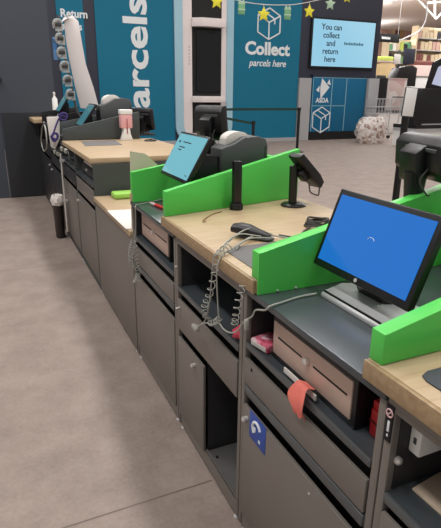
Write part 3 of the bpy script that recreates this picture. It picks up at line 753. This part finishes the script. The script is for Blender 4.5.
cl = thing('cable_clump', (.0, 5.0, .9), 'clump of pale plugs and wires above the metal pipe', 'cable')
rng = random.Random(5)
for (x, y) in [(55, 152), (58, 154), (62, 149), (66, 151)]:
    c = at(x, y, 'x', -.03); part(cl, 'plug', MB().box(c.x-.012, c.x+.012, c.y-.05, c.y+.05, c.z-.018, c.z+.018, .005), M['cable'])
part(cl, 'wire', MB().tube(smoothpath([at(x, y, 'x', -.03) for x, y in [(49, 146), (55, 152), (59, 150), (63, 148), (68, 152), (70, 160)]], 6), .006, 6), M['cabledark'])

bn = thing('waste_bin', (-.075, 5.30, 0), 'dark brown waste bin with a white liner standing against the row', 'bin')
part(bn, 'bucket', MB().ring([[Vector((-.075+r*math.cos(k*math.pi/12)*.85, 5.30+r*math.sin(k*math.pi/12)*1.4, z)) for k in range(24)] for r, z in [(.050, 0), (.052, .01), (.064, .36), (.068, .37)]]), M['bin'])
rings = []
for r, z in [(.070, .345), (.080, .38), (.074, .42), (.055, .44), (.04, .425)]:
    rings.append([Vector((-.075+(r+.008*math.sin(5*k+z*90))*math.cos(k*math.pi/12)*.85, 5.30+(r+.008*math.sin(4*k+z*70))*math.sin(k*math.pi/12)*1.4, z)) for k in range(24)])
part(bn, 'liner', MB().ring(rings), M['paper'], 'white bin liner folded over the rim')

# ---- pale leaning board with clear clips behind the far counter
lb = thing('leaflet_stand', (.4, 5.95, 1.0155), 'tall pale curved board with a column of clear holders leaning beside the Return sign', 'display stand')
YL = 5.9
left = [(61.5, 22), (64, 17), (66, 40), (70, 62), (75, 85), (81, 108)]
right = [(72, 15.5), (78.5, 21), (82, 42), (86, 64), (94, 88), (100, 110)]
g = []
for i in range(6):
    a, c = at(*left[i], 'y', YL), at(*right[i], 'y', YL); row = []
    for j in range(9):
        s_ = j/8; p = a.lerp(c, s_); p.y += -.03*math.sin(math.pi*s_)+.02*i/5; row.append(p)
    g.append(row)
top = []
a, c = at(61.5, 22, 'y', YL), at(78.5, 21, 'y', YL)
mb = MB()
A = [[mb.bm.verts.new(p) for p in r] for r in g]; B = [[mb.bm.verts.new(p+Vector((0, .02, 0))) for p in r] for r in g]
for i in range(5):
    for j in range(8):
        mb.bm.faces.new([A[i][j], A[i][j+1], A[i+1][j+1], A[i+1][j]]); mb.bm.faces.new([B[i][j], B[i+1][j], B[i+1][j+1], B[i][j+1]])
    for j in (0, 8): mb.bm.faces.new([A[i][j], A[i+1][j], B[i+1][j], B[i][j]])
for j in range(8):
    for i in (0, 5): mb.bm.faces.new([A[i][j], B[i][j], B[i][j+1], A[i][j+1]])
part(lb, 'board', mb, mat('pale_grey_board', (226, 218, 216), .5, 0, .04, 4))
stx = [(58, 24), (60.5, 38), (62, 52), (65, 66), (68, 80), (71, 94)]
for i, (x, y) in enumerate(stx):
    c = at(x, y, 'y', YL-.02); mb = MB()
    for q_ in range(2):
        R = .046-.012*q_; off = Vector((-.012*q_, .010*q_, -.020*q_)); a0 = .3+.35*((i*3) % 4)
        mb.tube([c+off+Vector((R*math.cos(a), .012*math.sin(2*a+q_), R*.9*math.sin(a))) for a in [a0+k*math.pi/9 for k in range(11)]], .013-.003*q_, 8)
    mb.box(c.x-.03, c.x+.045, c.y+.012, c.y+.018, c.z-.065, c.z+.03)
    hd = part(lb, 'clear_holder', mb, M['clear'])
    mb = MB().box(c.x-.03, c.x+.03, c.y-.012, c.y+.012, c.z-.022, c.z+.016, .006)
    part(hd, 'insert', mb, M['cabledark'])
c0, c1 = at(52, 37, 'y', YL), at(58.5, 60, 'y', YL)
part(lb, 'blue_card', MB().box(c0.x, c1.x, YL, YL+.02, c1.z, c0.z, .003), M['cups'], 'blue printed card')
part(lb, 'spine', MB().tube([at(58, 15, 'y', YL+.03), at(66, 60, 'y', YL+.03), at(77, 112, 'y', YL+.03), (.42, YL+.05, 1.0155)], .014, 8), M['charcoal'])
wp = thing('white_bottle', (.15, 6.95, 1.1), 'small white bottle standing by the grey door', 'bottle')
c = at(55, 104.5, 'y', 7.2)
part(wp, 'bottle', MB().lathe(c.x, 7.2, [(.035, 1.1005), (.036, 1.11), (.034, c.z+.07), (.012, c.z+.10), (.012, c.z+.12)], 16), M['white'])
part(wp, 'cap', MB().lathe(c.x, 7.2, [(.016, c.z+.12), (.016, c.z+.15), (.008, c.z+.155)], 12), M['paper'])

# ================================================================== BACK WALL: signs, kiosk, screen, lockers
YP = YB-.03
ret = thing('return_sign', (1.55, YP, 0), 'teal wall banner reading Return behind the leaning board', 'sign')
part(ret, 'panel', MB().box(1.27, 1.93, YP, YB, .1, 4.4), M['teal'], smooth=False)
c = at(74, 14, 'y', YP); c2 = at(77, 26, 'y', YP)
b = text_bm('Return', .26, .66, .008, M4=on_wall(c.x, YP-.004, c.z)); part(ret, 'lettering', b, M['lettering'], smooth=False)
b = text_bm('parcels', .24, .60, .006, M4=on_wall(c2.x-.18, YP-.004, c2.z-.02)); part(ret, 'small_lettering', b, M['lettering'], smooth=False)
par = thing('parcels_sign', (3.25, YP, 0), 'wide teal wall panel with Parcels written sideways in big white letters', 'sign')
part(par, 'panel', MB().box(2.22, 4.33, YP, YB, .1, 4.4), M['teal'], smooth=False)
# sideways word, read upwards
mb = text_bm('Parcels', 1.0, None, .025, ext=.006)
xs = [v.co.x for v in mb.bm.verts]; ys = [v.co.y for v in mb.bm.verts]
x0, x1, y0, y1 = min(xs), max(xs), min(ys), max(ys)
za, zb = .46, 3.80; xb, xt = 3.60, 2.93            # baseline at the right, ascenders to the left
mb.tx(Matrix.Translation((-x0, -y0, 0)))
mb.tx(Matrix.Diagonal(((zb-za)/(x1-x0), (xb-xt)/(y1-y0), 1, 1)))
mb.tx(Matrix.Translation((xb, YP-.006, za)) @ WALLROT @ Matrix.Rotation(math.pi/2, 4, 'Z'))
part(par, 'lettering', mb, M['lettering'], smooth=False)

col = thing('collect_sign', (7.3, YP, 0), 'teal wall panel reading Collect parcels here with a white box outline', 'sign')
part(col, 'panel', MB().box(6.14, 8.40, YP, YB, .1, 4.4), M['teal'], smooth=False)
c = at(267.5, 50.5, 'y', YP)
part(col, 'lettering', text_bm('Collect', .48, 1.52, .018, M4=on_wall(c.x, YP-.004, c.z+.03)), M['lettering'], smooth=False)
c = at(267.5, 63.5, 'y', YP)
part(col, 'small_lettering', text_bm('parcels here', .27, 1.27, .004, .25, M4=on_wall(c.x, YP-.004, c.z)), M['lettering'], smooth=False)
def box_icon(cx, cz, w, h, y, r):
    mb = MB()
    def P(u, v): return Vector((cx+u*w/2, y, cz+v*h/2))
    t_, l, rr_, bt, ml, mr, mid = P(0, 1), P(-1, .55), P(1, .55), P(0, -1), P(-1, -.55), P(1, -.55), P(0, .1)
    for ln in ([t_, l, ml, bt, mr, rr_, t_], [l, mid, rr_], [mid, bt], [P(-.5, .775), P(.5, .325), P(.5, 0)]):
        for a, c_ in zip(ln, ln[1:]): mb.tube([a, c_], r, 6)
    return mb
c = at(269, 24, 'y', YP)
part(col, 'box_icon', box_icon(c.x, c.z, .74, .84, YP-.006, .022), M['lettering'])

# rounded kiosk with parcel machine
kio = thing('parcel_kiosk', (5.25, YB-.2, 0), 'tall parcel machine with rounded white frame and dark glass front', 'parcel machine')
def rrect(x0, x1, z0, z1, r, n=8):
    out = []
    for cx, cz, a0 in ((x1-r, z1-r, 0), (x0+r, z1-r, 90), (x0+r, z0+r, 180), (x1-r, z0+r, 270)):
        for i in range(n+1):
            a = math.radians(a0+90*i/n); out.append((cx+r*math.cos(a), cz+r*math.sin(a)))
    return out
def frame(o, i, y0, y1):
    mb = MB(); rings = [[Vector((x, y, z)) for x, z in p] for p, y in ((o, y0), (o, y1), (i, y1), (i, y0), (o, y0))]
    mb.ring(rings, cap=False); bmesh.ops.remove_doubles(mb.bm, verts=mb.bm.verts[:], dist=1e-4); return mb
part(kio, 'outer_frame', frame(rrect(4.34, 6.13, .06, 4.4, .45), rrect(4.58, 5.92, .20, 4.25, .34), YP-.06, YB), M['icewhite'], 'pale blue outer frame')
part(kio, 'inner_frame', frame(rrect(4.58, 5.92, .20, 4.25, .34), rrect(4.86, 5.76, .30, 4.1, .12), YP-.02, YB-.005), M['blush'], 'off-white inner frame')
part(kio, 'cabinet', MB().box(4.86, 5.76, YB-.05, YB-.001, .30, 4.1), M['blackm'], smooth=False)
part(kio, 'glass', MB().box(4.98, 5.74, YB-.09, YB-.051, 1.46, 3.08), M['glass'], smooth=False)
bar = MB().prism([(4.84, YB-.13), (5.08, YB-.30), (5.78, YB-.30), (5.78, YB-.05), (4.84, YB-.05)], 'z', 3.16, 3.38, .01)
part(kio, 'top_bar', bar, M['blush'])
bar = MB().prism([(4.84, YB-.13), (5.08, YB-.30), (5.78, YB-.30), (5.78, YB-.05), (4.84, YB-.05)], 'z', 1.17, 1.34, .01)
part(kio, 'lower_bar', bar, M['blush'])
part(kio, 'control_panel', MB().box(5.05, 5.72, YB-.2, YB-.052, .6, 1.05, .02), M['charcoal'])
c = at(186, 62, 'y', YP)
part(kio, 'side_print', text_bm('......', .3, .5, .004, M4=on_wall(4.70, YP-.022, 2.42, math.pi/2)), M['silver'], smooth=False)

scr = thing('wall_screen', (10.0, YB-.06, 2.2), 'large pale blue wall screen reading You can collect and return here', 'screen')
part(scr, 'bezel', MB().box(8.76, 11.24, YB-.07, YB-.001, 2.20, 3.66, .01), M['blackm'])
pan = part(scr, 'panel', MB().box(8.82, 11.18, YB-.076, YB-.06, 2.26, 3.60), M['scrwall'], 'lit panel', smooth=False)
c = at(331, 43.5, 'y', YB-.08)
part(pan, 'lettering', text_bm('You can\ncollect\nand\nreturn\nhere', .235, .76, .004, M4=on_wall(c.x, YB-.078, c.z), ext=.001, spacing=.98), M['ink'], smooth=False)
b = MB(); c = at(354, 44.3, 'y', YB-.08)
for i in range(12): b.box(c.x-.38+i*.064, c.x-.38+i*.064+.046, YB-.078, YB-.075, c.z-.035, c.z+.03+.02*((i*7) % 3 == 0))
part(pan, 'small_print', b, M['inkteal'], 'tiny unreadable line of print', smooth=False)

lk = thing('parcel_locker', (9.95, 14.1, 0), 'teal parcel locker bank with white logo and box outline below the wall screen', 'locker')
LX0, LX1, LY = 8.90, 11.0, YB-.12
part(lk, 'body', MB().box(LX0, LX1, LY, YB-.002, .26, 1.95, .004), M['teallock'])
part(lk, 'plinth', MB().box(LX0, LX1, LY+.01, YB-.002, 0, .26), M['blackm'], smooth=False)
part(lk, 'top_trim', MB().box(LX0-.02, LX1+.02, LY-.02, YB-.002, 1.95, 2.01), M['navy'], smooth=False)
b = MB()
for x in (9.64, 10.2): b.box(x-.014, x+.014, LY-.004, LY+.002, .28, 1.93)
for z in (1.07,): b.box(LX0+.02, 10.2, LY-.004, LY+.002, z-.012, z+.012)
b.box(LX0+.005, LX1-.005, LY-.004, LY+.002, 1.915, 1.935); b.box(LX0+.005, LX0+.025, LY-.004, LY+.002, .28, 1.93)
part(lk, 'door_lines', b, mat('pale_line', (136, 184, 200), .5, 0, 0), 'thin pale door joints', smooth=False)
c = at(322.5, 89, 'y', LY)
b = MB().prism([(c.x-.06, c.z-.30), (c.x+.26, c.z+.05), (c.x-.04, c.z+.32), (c.x-.09, c.z+.04)], 'y', LY-.008, LY)
b.prism([(c.x-.24, c.z-.04), (c.x-.12, c.z-.10), (c.x-.12, c.z+.10)], 'y', LY-.008, LY)
b.prism([(c.x+.16, c.z+.16), (c.x+.30, c.z+.12), (c.x+.24, c.z+.30)], 'y', LY-.008, LY)
part(lk, 'logo', b, M['lettering'], 'white folded arrow logo', smooth=False)
c = at(322, 100.5, 'y', LY)
part(lk, 'lettering', text_bm('ASDA', .20, .50, .006, M4=on_wall(c.x, LY-.004, c.z)), M['lettering'], smooth=False)
c = at(321, 120, 'y', LY)
part(lk, 'box_icon', box_icon(c.x, c.z, .66, .80, LY-.005, .018), M['lettering'])

sl = thing('grey_locker', (11.4, 14.1, 0), 'pale grey cabinet at the right of the teal lockers', 'cabinet')
part(sl, 'body', MB().box(11.03, 11.45, LY-.1, YB-.004, 0, 1.93, .006), M['palegrey'])
part(sl, 'door_gap', MB().box(11.03, 11.45, LY-.104, LY-.1, .98, .995), M['charcoal'])

# garland
YG = 12.6
def gp(x, y): return at(x, y, 'y', YG)
b = MB().tube(smoothpath([gp(x, y) for x, y in [(196, -16), (216, -6), (240, 1), (264, 4.5), (290, 4.8), (309, 2), (330, -3), (350, -9), (366, -16)]]), .010, 6)
one('garland_string', b, M['paper'], 'thin pale string of the garland along the top', 'garland')
def star(x, y, s, m, label):
    c = gp(x, y); r = s*.5*.0287*(YG/14.4)*14.4/12.6
    r = s*.5*.026
    pts = []
    for k in range(10):
        a = math.pi/2+k*math.pi/5; q_ = r if k % 2 == 0 else r*.48
        pts.append((c.x+q_*math.cos(a), c.z+q_*math.sin(a)))
    root = thing('garland_star', (c.x, YG, c.z-r), label, 'star', 'garland stars')
    part(root, 'star', MB().prism(pts, 'y', YG-.03, YG+.01, .006), M[m])
    part(root, 'loop', MB().tube([(c.x, YG, c.z+r*.8), (c.x, YG, c.z+r*1.35)], .006, 6), M['paper'])
star(263.5, 14.5, 14, 'star', 'yellow garland star over the white box outline')
star(309, 11.5, 13, 'star', 'yellow garland star at the top left corner of the wall screen')
star(216.5, 1.5, 14, 'star', 'yellow garland star over the parcel machine')
star(330, 4, 13, 'palestar', 'pale green garland star above the wall screen')
star(347, -2.5, 11, 'star', 'yellow garland star cut by the top edge above the wall screen')
for x, y, lb_ in ((241.5, 7.5, 'pale green garland gift at the left edge of the Collect panel'), (287.5, 13, 'pale green garland gift right of the white box outline')):
    c = gp(x, y); root = thing('garland_gift', (c.x, YG, c.z-.2), lb_, 'garland gift', 'garland gifts')
    part(root, 'card', MB().box(c.x-.09, c.x+.09, YG-.02, YG+.02, c.z-.16, c.z+.08, .01), M['gift'])
    part(root, 'bow', MB().prism([(c.x-.1, c.z+.08), (c.x+.1, c.z+.08), (c.x+.05, c.z+.18), (c.x, c.z+.1), (c.x-.05, c.z+.18)], 'y', YG-.02, YG+.02), M['palestar'])
    part(root, 'band', MB().box(c.x-.095, c.x+.095, YG-.024, YG+.024, c.z-.06, c.z-.03), M['palestar'])

# queue barriers
def barrier(x, y, h, label):
    root = thing('queue_post', (x, y, 0), label, 'barrier', 'queue barrier posts')
    part(root, 'foot', MB().lathe(x, y, [(.17, 0), (.17, .012), (.05, .03), (.03, .04)], 28), M['black'])
    part(root, 'post', MB().cyl((x, y, .03), (x, y, h-.08), .036), M['black'])
    part(root, 'head', MB().cyl((x, y, h-.08), (x, y, h), .048), M['black'])
P1 = at(296.8, 152, 'z', 0); P1 = Vector((P1.x, P1.y, 0)); z1 = at(297, 107.5, 'y', P1.y).z
barrier(P1.x, P1.y, z1, 'black queue barrier post in front of the Collect panel')
P2 = at(253.5, 121, 'y', 11.2); barrier(P2.x, 11.2, P2.z, 'shorter-looking black queue barrier post behind the receipt printer')
P3 = at(206, 113, 'y', 11.4); barrier(P3.x, 11.4, 1.0, 'black queue barrier post hidden behind the customer display')
def belt(a, c, label):
    d_ = (c-a).normalized(); n = d_.cross(Vector((0, 0, 1))).normalized()*.004; mb = MB()
    mb.ring([[p+n*s1+Vector((0, 0, .028*s2)) for s1, s2 in ((-1, -1), (1, -1), (1, 1), (-1, 1))] for p in (a, c)])
    one('barrier_belt', mb, mat('green_black_belt', (26, 58, 50), .7), label, 'belt', 'barrier belts', smooth=False)
belt(Vector((P3.x+.05, 11.4, z1-.04)), Vector((P1.x-.05, P1.y, z1-.04)), 'long dark green belt stretched level to the barrier post by the Collect panel')
belt(Vector((P3.x+.05, 11.39, z1-.16)), Vector((P2.x-.05, 11.2, P2.z-.05)), 'short dark green belt sloping down to the lower barrier post')

# ================================================================== RIGHT-HAND BACKGROUND
def bx_at(name, x0, y0, x1, y1, Y, depth, material, label, cat, bev=.004, group=None, z0=None):
    a, c = at(x0, y0, 'y', Y), at(x1, y1, 'y', Y)
    return one(name, MB().box(a.x, c.x, Y, Y+depth, c.z if z0 is None else z0, a.z, bev), material, label, cat, group)
# sack
c = at(371, 146, 'z', 0); sx, sy = c.x, 12.9
sxc = at(371, 130, 'y', sy).x; rings = []
for j in range(10):
    tt = j/9; r = .50*(.82+.22*math.sin(math.pi*tt))*(1 if tt < .8 else 1-.9*(tt-.8))
    rings.append([Vector((sxc+r*(1+.10*math.sin(3*k+2.3*j))*math.cos(k*math.pi/12), sy+.72*r*(1+.1*math.cos(2*k+j))*math.sin(k*math.pi/12), .76*tt+.03*math.sin(k*1.7)*(tt > .7))) for k in range(24)])
for p in rings[0]: p.z = 0
sk = thing('clear_sack', (sxc, sy, 0), 'bulging clear sack of mixed white and brown items on the floor by the lockers', 'sack')
part(sk, 'sack', MB().ring(rings), M['bagmix'])
part(sk, 'tie', MB().tube(smoothpath([(sxc+.15, sy-.1, .72), (sxc+.3, sy-.2, .86), (sxc+.42, sy-.22, .8)]), .02, 6), M['paper'])

# white sign on a post
sg = thing('sign_post', (2.75, 3.6, 0), 'blank white card sign on a black post beyond the customer display', 'sign')
a, c = at(401.5, 88, 'y', 3.6), at(417.5, 116, 'y', 3.6)
T4 = Matrix.Translation(((a.x+c.x)/2, 3.6, (a.z+c.z)/2)) @ Matrix.Rotation(math.radians(4), 4, 'Y')
part(sg, 'card', MB().box(-.063, .063, -.006, .0, -.118, .118, .003).tx(T4), M['white'])
part(sg, 'frame', MB().box(-.068, .068, 0, .012, -.123, .123, .003).tx(T4), M['charcoal'])
part(sg, 'post', MB().cyl((2.795, 3.63, .02), (2.795, 3.63, 1.27), .032), M['black'])
part(sg, 'foot', MB().lathe(2.795, 3.63, [(.16, 0), (.16, .012), (.04, .025)], 28), M['black'])

# other till on the right
YT = 11.2
def pz(x, y, Y=YT): return at(x, y, 'y', Y)
ck = thing('checkout_counter', (5.2, YT, 0), 'white checkout counter with black top at the right edge', 'checkout')
xl = pz(416, 130).x
part(ck, 'body', MB().box(xl, xl+2.2, YT+.02, YT+.9, 0, pz(430, 132).z), M['white'], smooth=False)
part(ck, 'trim', MB().box(xl-.02, xl+2.2, YT, YT+.9, pz(430, 132).z, pz(430, 128.5).z), M['silver'], 'thin pale trim', smooth=False)
part(ck, 'worktop', MB().box(xl-.03, xl+2.2, YT-.01, YT+.9, pz(430, 128.5).z, pz(430, 125).z), M['black'], smooth=False)
zt = pz(430, 125).z
tl = thing('checkout_till', (5.3, YT+.2, zt), 'black checkout till housing with a lilac screen at the right edge', 'till')
a, c = pz(419, 88), pz(452, 120)
part(tl, 'housing', MB().prism([(a.x, c.z-.02), (a.x+1.7, zt), (a.x+1.7, a.z), (a.x+.2, a.z), (a.x, a.z-.2)], 'y', YT+.05, YT+.45, .01), M['black'])
part(tl, 'stand', MB().box(a.x+.02, a.x+1.1, YT+.08, YT+.4, zt, c.z+.03), M['black'], smooth=False)
b = MB().prism([(p.x, p.z) for p in (pz(429, 89), pz(437, 62), pz(450, 55), pz(450, 92))], 'y', YT+.1, YT+.16, .008)
ms = part(tl, 'monitor', b, M['black'])
part(ms, 'screen', MB().prism([(p.x, p.z) for p in (pz(434.5, 84), pz(441, 67), pz(450, 62), pz(450, 88))], 'y', YT+.09, YT+.101), M['scrfar'], 'lilac lit screen', smooth=False)
part(tl, 'scale_plate', MB().box(pz(424, 120).x, pz(448, 120).x, YT+.02, YT+.3, zt, zt+.03), M['silver'], smooth=False)

# wire trolley, boxes and equipment behind
YC = 13.5
def P(x, y, Y=YC): return at(x, y, 'y', Y)
tr = thing('wire_trolley', (P(388, 115).x, YC, 0), 'wire shopping trolley behind the clear sack', 'trolley')
x0, x1 = P(376, 110).x, P(401, 110).x
ztop = P(390, 99).z; zbt = P(390, 115).z
b = MB()
for i in range(9):
    x = x0+(x1-x0)*i/8
    for yy in (YC, YC+.5): b.tube([(x, yy, zbt+.04), (x, yy, ztop)], .008, 5)
for z in (zbt+.04, (zbt+ztop)/2, ztop):
    for yy in (YC, YC+.5): b.tube([(x0, yy, z), (x1, yy, z)], .012, 6)
    for xx in (x0, x1): b.tube([(xx, YC, z), (xx, YC+.5, z)], .012, 6)
part(tr, 'basket', b, M['silver'])
b = MB()
for yy in (YC+.03, YC+.47):
    b.tube([(x1, yy, ztop), (x1-.05, yy, .35), (x1, yy, .14)], .016, 6); b.tube([(x0+.1, yy, zbt), (x0+.02, yy, .14)], .016, 6); b.tube([(x0, yy, .16), (x1, yy, .16)], .014, 6)
part(tr, 'frame', b, M['silver'])
part(tr, 'handle', MB().tube([(x1+.06, YC-.02, ztop+.06), (x1+.06, YC+.52, ztop+.06)], .022, 8), M['black'])
for xx in (x0+.02, x1):
    for yy in (YC+.03, YC+.47): part(tr, 'wheel', MB().cyl((xx, yy-.015, .07), (xx, yy+.015, .07), .07, n=16), M['black'])

YD = 16.0
ln = thing('checkout_counter', (P(390, 120, YD).x, YD, 0), 'long white checkout side panel behind the wire trolley', 'checkout')
xl, xr = P(377, 130, YD).x, P(470, 130, YD).x
part(ln, 'panel', MB().box(xl, xr, YD, YD+.8, 0, P(395, 113, YD).z, .01), M['white'])
part(ln, 'top', MB().box(xl-.05, xr, YD-.05, YD+.85, P(395, 113, YD).z, P(395, 110.5, YD).z), M['charcoal'], smooth=False)
zc = P(395, 110.5, YD).z
def obj_on(name, x0, y0, x1, y1, m, label, cat, dep=.4, Y=YD+.1, z0=None):
    a, c = at(x0, y0, 'y', Y), at(x1, y1, 'y', Y)
    r = thing(name, ((a.x+c.x)/2, Y+dep/2, z0 if z0 is not None else c.z), label, cat)
    zz = z0 if z0 is not None else c.z
    part(r, 'carton', MB().box(a.x, c.x, Y, Y+dep, zz, a.z, .01), m)
    return r, a, c, zz
r, a, c, zz = obj_on('printed_carton', 388.5, 79, 404.5, 104, M['cardprint'], 'tall pale printed carton behind the white card sign', 'carton', z0=zc)
part(r, 'lid_flap', MB().box(a.x-.01, c.x+.01, YD+.09, YD+.51, a.z, a.z+.04), M['blush2'], smooth=False)
r, a, c, zz = obj_on('black_machine', 376.5, 78, 386, 98, M['black'], 'black machine standing between the grey cabinet and the pale carton', 'machine', z0=zc)
part(r, 'hood', MB().prism([(a.x+.03, a.z), (c.x-.03, a.z), (c.x-.1, a.z+.1), (a.x+.1, a.z+.1)], 'y', YD+.15, YD+.45), M['charcoal'])

# promotional stands and shelves deeper in the shop (each rack holds its own boxes)
def rack(Y, px0, px1, ytop, levels, label, seed, cols, npl, back):
    rng = random.Random(seed)
    x0, x1 = at(px0, 90, 'y', Y).x, at(px1, 90, 'y', Y).x
    ztop = at((px0+px1)/2, ytop, 'y', Y).z
    root = thing('shop_rack', ((x0+x1)/2, Y, 0), label, 'shelving', 'shop shelving')
    b = MB().box(x0, x1, Y+.45, Y+.5, 0, ztop); b.box(x0, x0+.05, Y, Y+.45, 0, ztop); b.box(x1-.05, x1, Y, Y+.45, 0, ztop)
    part(root, 'frame', b, back, smooth=False)
    for k in range(levels):
        z = .1+(ztop-.15)*k/levels
        part(root, 'shelf', MB().box(x0+.05, x1-.05, Y, Y+.45, z, z+.04), M['palegrey'], smooth=False)
        H = (ztop-.15)/levels-.1
        w = (x1-x0-.1)/npl
        for i in range(npl):
            hh = H*rng.uniform(.6, .95); xx = x0+.05+w*i
            o = one('product_box', MB().box(xx+.02, xx+w-.02, Y+.04, Y+.4, z+.0402, z+.04+hh), rng.choice(cols), label.replace('tall rack', 'product box on the tall rack').replace('low rack', 'product box on the low rack'), 'product', 'products on ' + label, smooth=False)
    return root
pr = dict(zip(['cream', 'blush', 'green', 'lime', 'black', 'navy', 'white', 'tan', 'maroon', 'grey'], prod))
rack(24, 411, 446, 26, 8, 'cream tall rack of products at the top right', 2, [pr['cream'], pr['blush'], pr['cream'], pr['white'], pr['maroon'], pr['cream'], pr['black']], 9, pr['cream'])
rack(22, 384, 411, 38, 7, 'mixed tall rack of products beside the wall screen', 4, [pr['green'], pr['lime'], pr['white'], pr['black'], pr['green'], pr['cream'], pr['cream'], pr['blush']], 7, pr['cream'])
rack(36, 376, 446, 20, 5, 'blush tall rack along the far wall', 9, [pr['blush'], pr['blush'], pr['maroon'], pr['cream'], pr['tan'], pr['blush'], pr['cream']], 17, pr['blush'])
r, a, c, zz = obj_on('display_bin', 380, 62, 393.5, 78, M['tan'], 'tan display bin beyond the black machine', 'display bin', .6, 19, 0)
part(r, 'rim', MB().box(a.x-.03, c.x+.03, 18.98, 19.62, a.z, a.z+.06), M['blush2'], smooth=False)
part(r, 'stock', MB().box(a.x+.05, c.x-.05, 19.05, 19.55, a.z+.06, a.z+.25, .05), pr['lime'])
r, a, c, zz = obj_on('display_bin', 416.5, 65, 437, 78, M['blush2'], 'blush display bin above the black checkout till', 'display bin', .6, 19, 0)
part(r, 'divider', MB().box((a.x+c.x)/2-.015, (a.x+c.x)/2+.015, 18.985, 19, .2, a.z-.05), pr['white'], smooth=False)
part(r, 'stock', MB().box(a.x+.05, c.x-.05, 19.05, 19.55, a.z, a.z+.2, .05), pr['maroon'])
r, a, c, zz = obj_on('freezer_chest', 414, 77, 437, 85, M['white'], 'white chest behind the white card sign', 'chest', .6, 17.6, 0)
part(r, 'lid', MB().box(a.x-.02, c.x+.02, 17.58, 18.22, a.z, a.z+.05), pr['grey'], smooth=False)
tw = thing('till_equipment', (P(405, 70, 17).x, 17, 0), 'dark clustered till screens on a post between the display bins', 'till')
p0, p1 = P(396, 66, 17), P(416, 80, 17)
part(tw, 'housing', MB().prism([(p0.x, p1.z-.25), (p1.x, p1.z-.25), (p1.x, p0.z-.05), (p1.x-.25, p0.z+.05), (p0.x+.25, p0.z-.05), (p0.x, p1.z)], 'y', 17, 17.5, .02), M['black'])
p2 = P(404, 50, 17)
part(tw, 'post', MB().box(p2.x-.05, p2.x+.05, 17.2, 17.3, 0, p2.z), M['charcoal'], smooth=False)
p3, p4 = P(408, 48, 17), P(417, 64, 17)
part(tw, 'screen', MB().box(p3.x, p4.x, 17.15, 17.22, p4.z, p3.z, .01), M['navy'], 'dark screen')
p3, p4 = P(397, 54, 17), P(402, 64, 17)
part(tw, 'panel', MB().box(p3.x, p4.x, 17.1, 17.15, p4.z, p3.z, .01), pr['white'], 'white panel')
# hanging sign
hs = thing('hanging_sign', (P(390, 38, 18).x, 18, P(390, 43, 18).z), 'dark hanging aisle sign with a white line of words beside the wall screen', 'sign')
p3, p4 = P(378, 33, 18), P(399, 43, 18)
part(hs, 'board', MB().box(p3.x, p4.x, 18, 18.05, p4.z, p3.z, .01), M['blackm'])
b = MB(); cz = (p3.z+p4.z)/2
for i in range(9): b.box(p3.x+.22+i*.05, p3.x+.255+i*.05, 17.992, 18, cz-.05, cz+.03+.02*(i % 3 == 0))
part(hs, 'lettering', b, M['lettering'], 'small unreadable white lettering', smooth=False)
b = MB()
for x in (p3.x+.08, p4.x-.08): b.cyl((x, 18.025, p3.z), (x, 18.025, 6.5), .008, n=6)
part(hs, 'wire', b, M['silver'])
# roof truss
def Q(x, y): return at(x, y, 'y', 20)
tr = thing('roof_truss', (Q(430, 10).x, 20, 5), 'white roof truss struts at the top right corner', 'truss')
for pa, pb in (((392, 2), (419, -1.5)), ((417, -1), (436, 19)), ((436, 19), (450, 4)), ((434.5, 0), (435, 19)), ((427, 3), (443, 2))):
    a, c = Q(*pa), Q(*pb); part(tr, 'strut', MB().tube([a, c], .05, 8), M['truss'])
part(tr, 'chord', MB().tube([Q(375, -6), Q(460, -10)], .07, 8), M['truss'])
cbw = MB().tube(smoothpath([at(x, y, 'y', 19.5) for x, y in [(398, 41), (410, 36), (420, 30), (426, 18), (427, 2)]]), .03, 6)
one('hanging_cable', cbw, M['palegrey'], 'pale cable sagging below the white truss', 'cable')

# ================================================================== LIGHT
sc_ = bpy.context.scene
w = bpy.data.worlds.new('World'); sc_.world = w; w.use_nodes = True
bg = w.node_tree.nodes['Background']; bg.inputs['Color'].default_value = (1, .97, .94, 1); bg.inputs['Strength'].default_value = .42
def area(x, y, z, sx_, sy_, e, col=(1, .985, .965)):
    l = bpy.data.lights.new('ceiling_lamp_or_fill', 'AREA'); l.shape = 'RECTANGLE'; l.size = sx_; l.size_y = sy_; l.energy = e; l.color = col
    o = bpy.data.objects.new('ceiling_lamp_or_fill', l); C.objects.link(o); o.location = (x, y, z); return o
for x in (-2.2, 1.6, 5.5, 9.5, 14):
    for y in (1.0, 5.5, 10.5): area(x, y, 6.3, .5, 3.6, (165 if x < 3 else 60) if y < 9 else 100)
for x in (14, 19, 25):
    for y in (17, 24, 31): area(x, y, 6.0, .6, 5, 420)
for x, y in ((15, 20), (21, 27), (27, 34)):                       # added upward fill lights that brighten the far ceiling, no real fixtures
    area(x, y, 5.4, .6, 5, 90).rotation_euler = (math.pi, 0, 0)

vs = sc_.view_settings
vs.view_transform = 'Standard'; vs.look = 'None'; vs.gamma = 1; vs.exposure = -.2; vs.use_curve_mapping = False
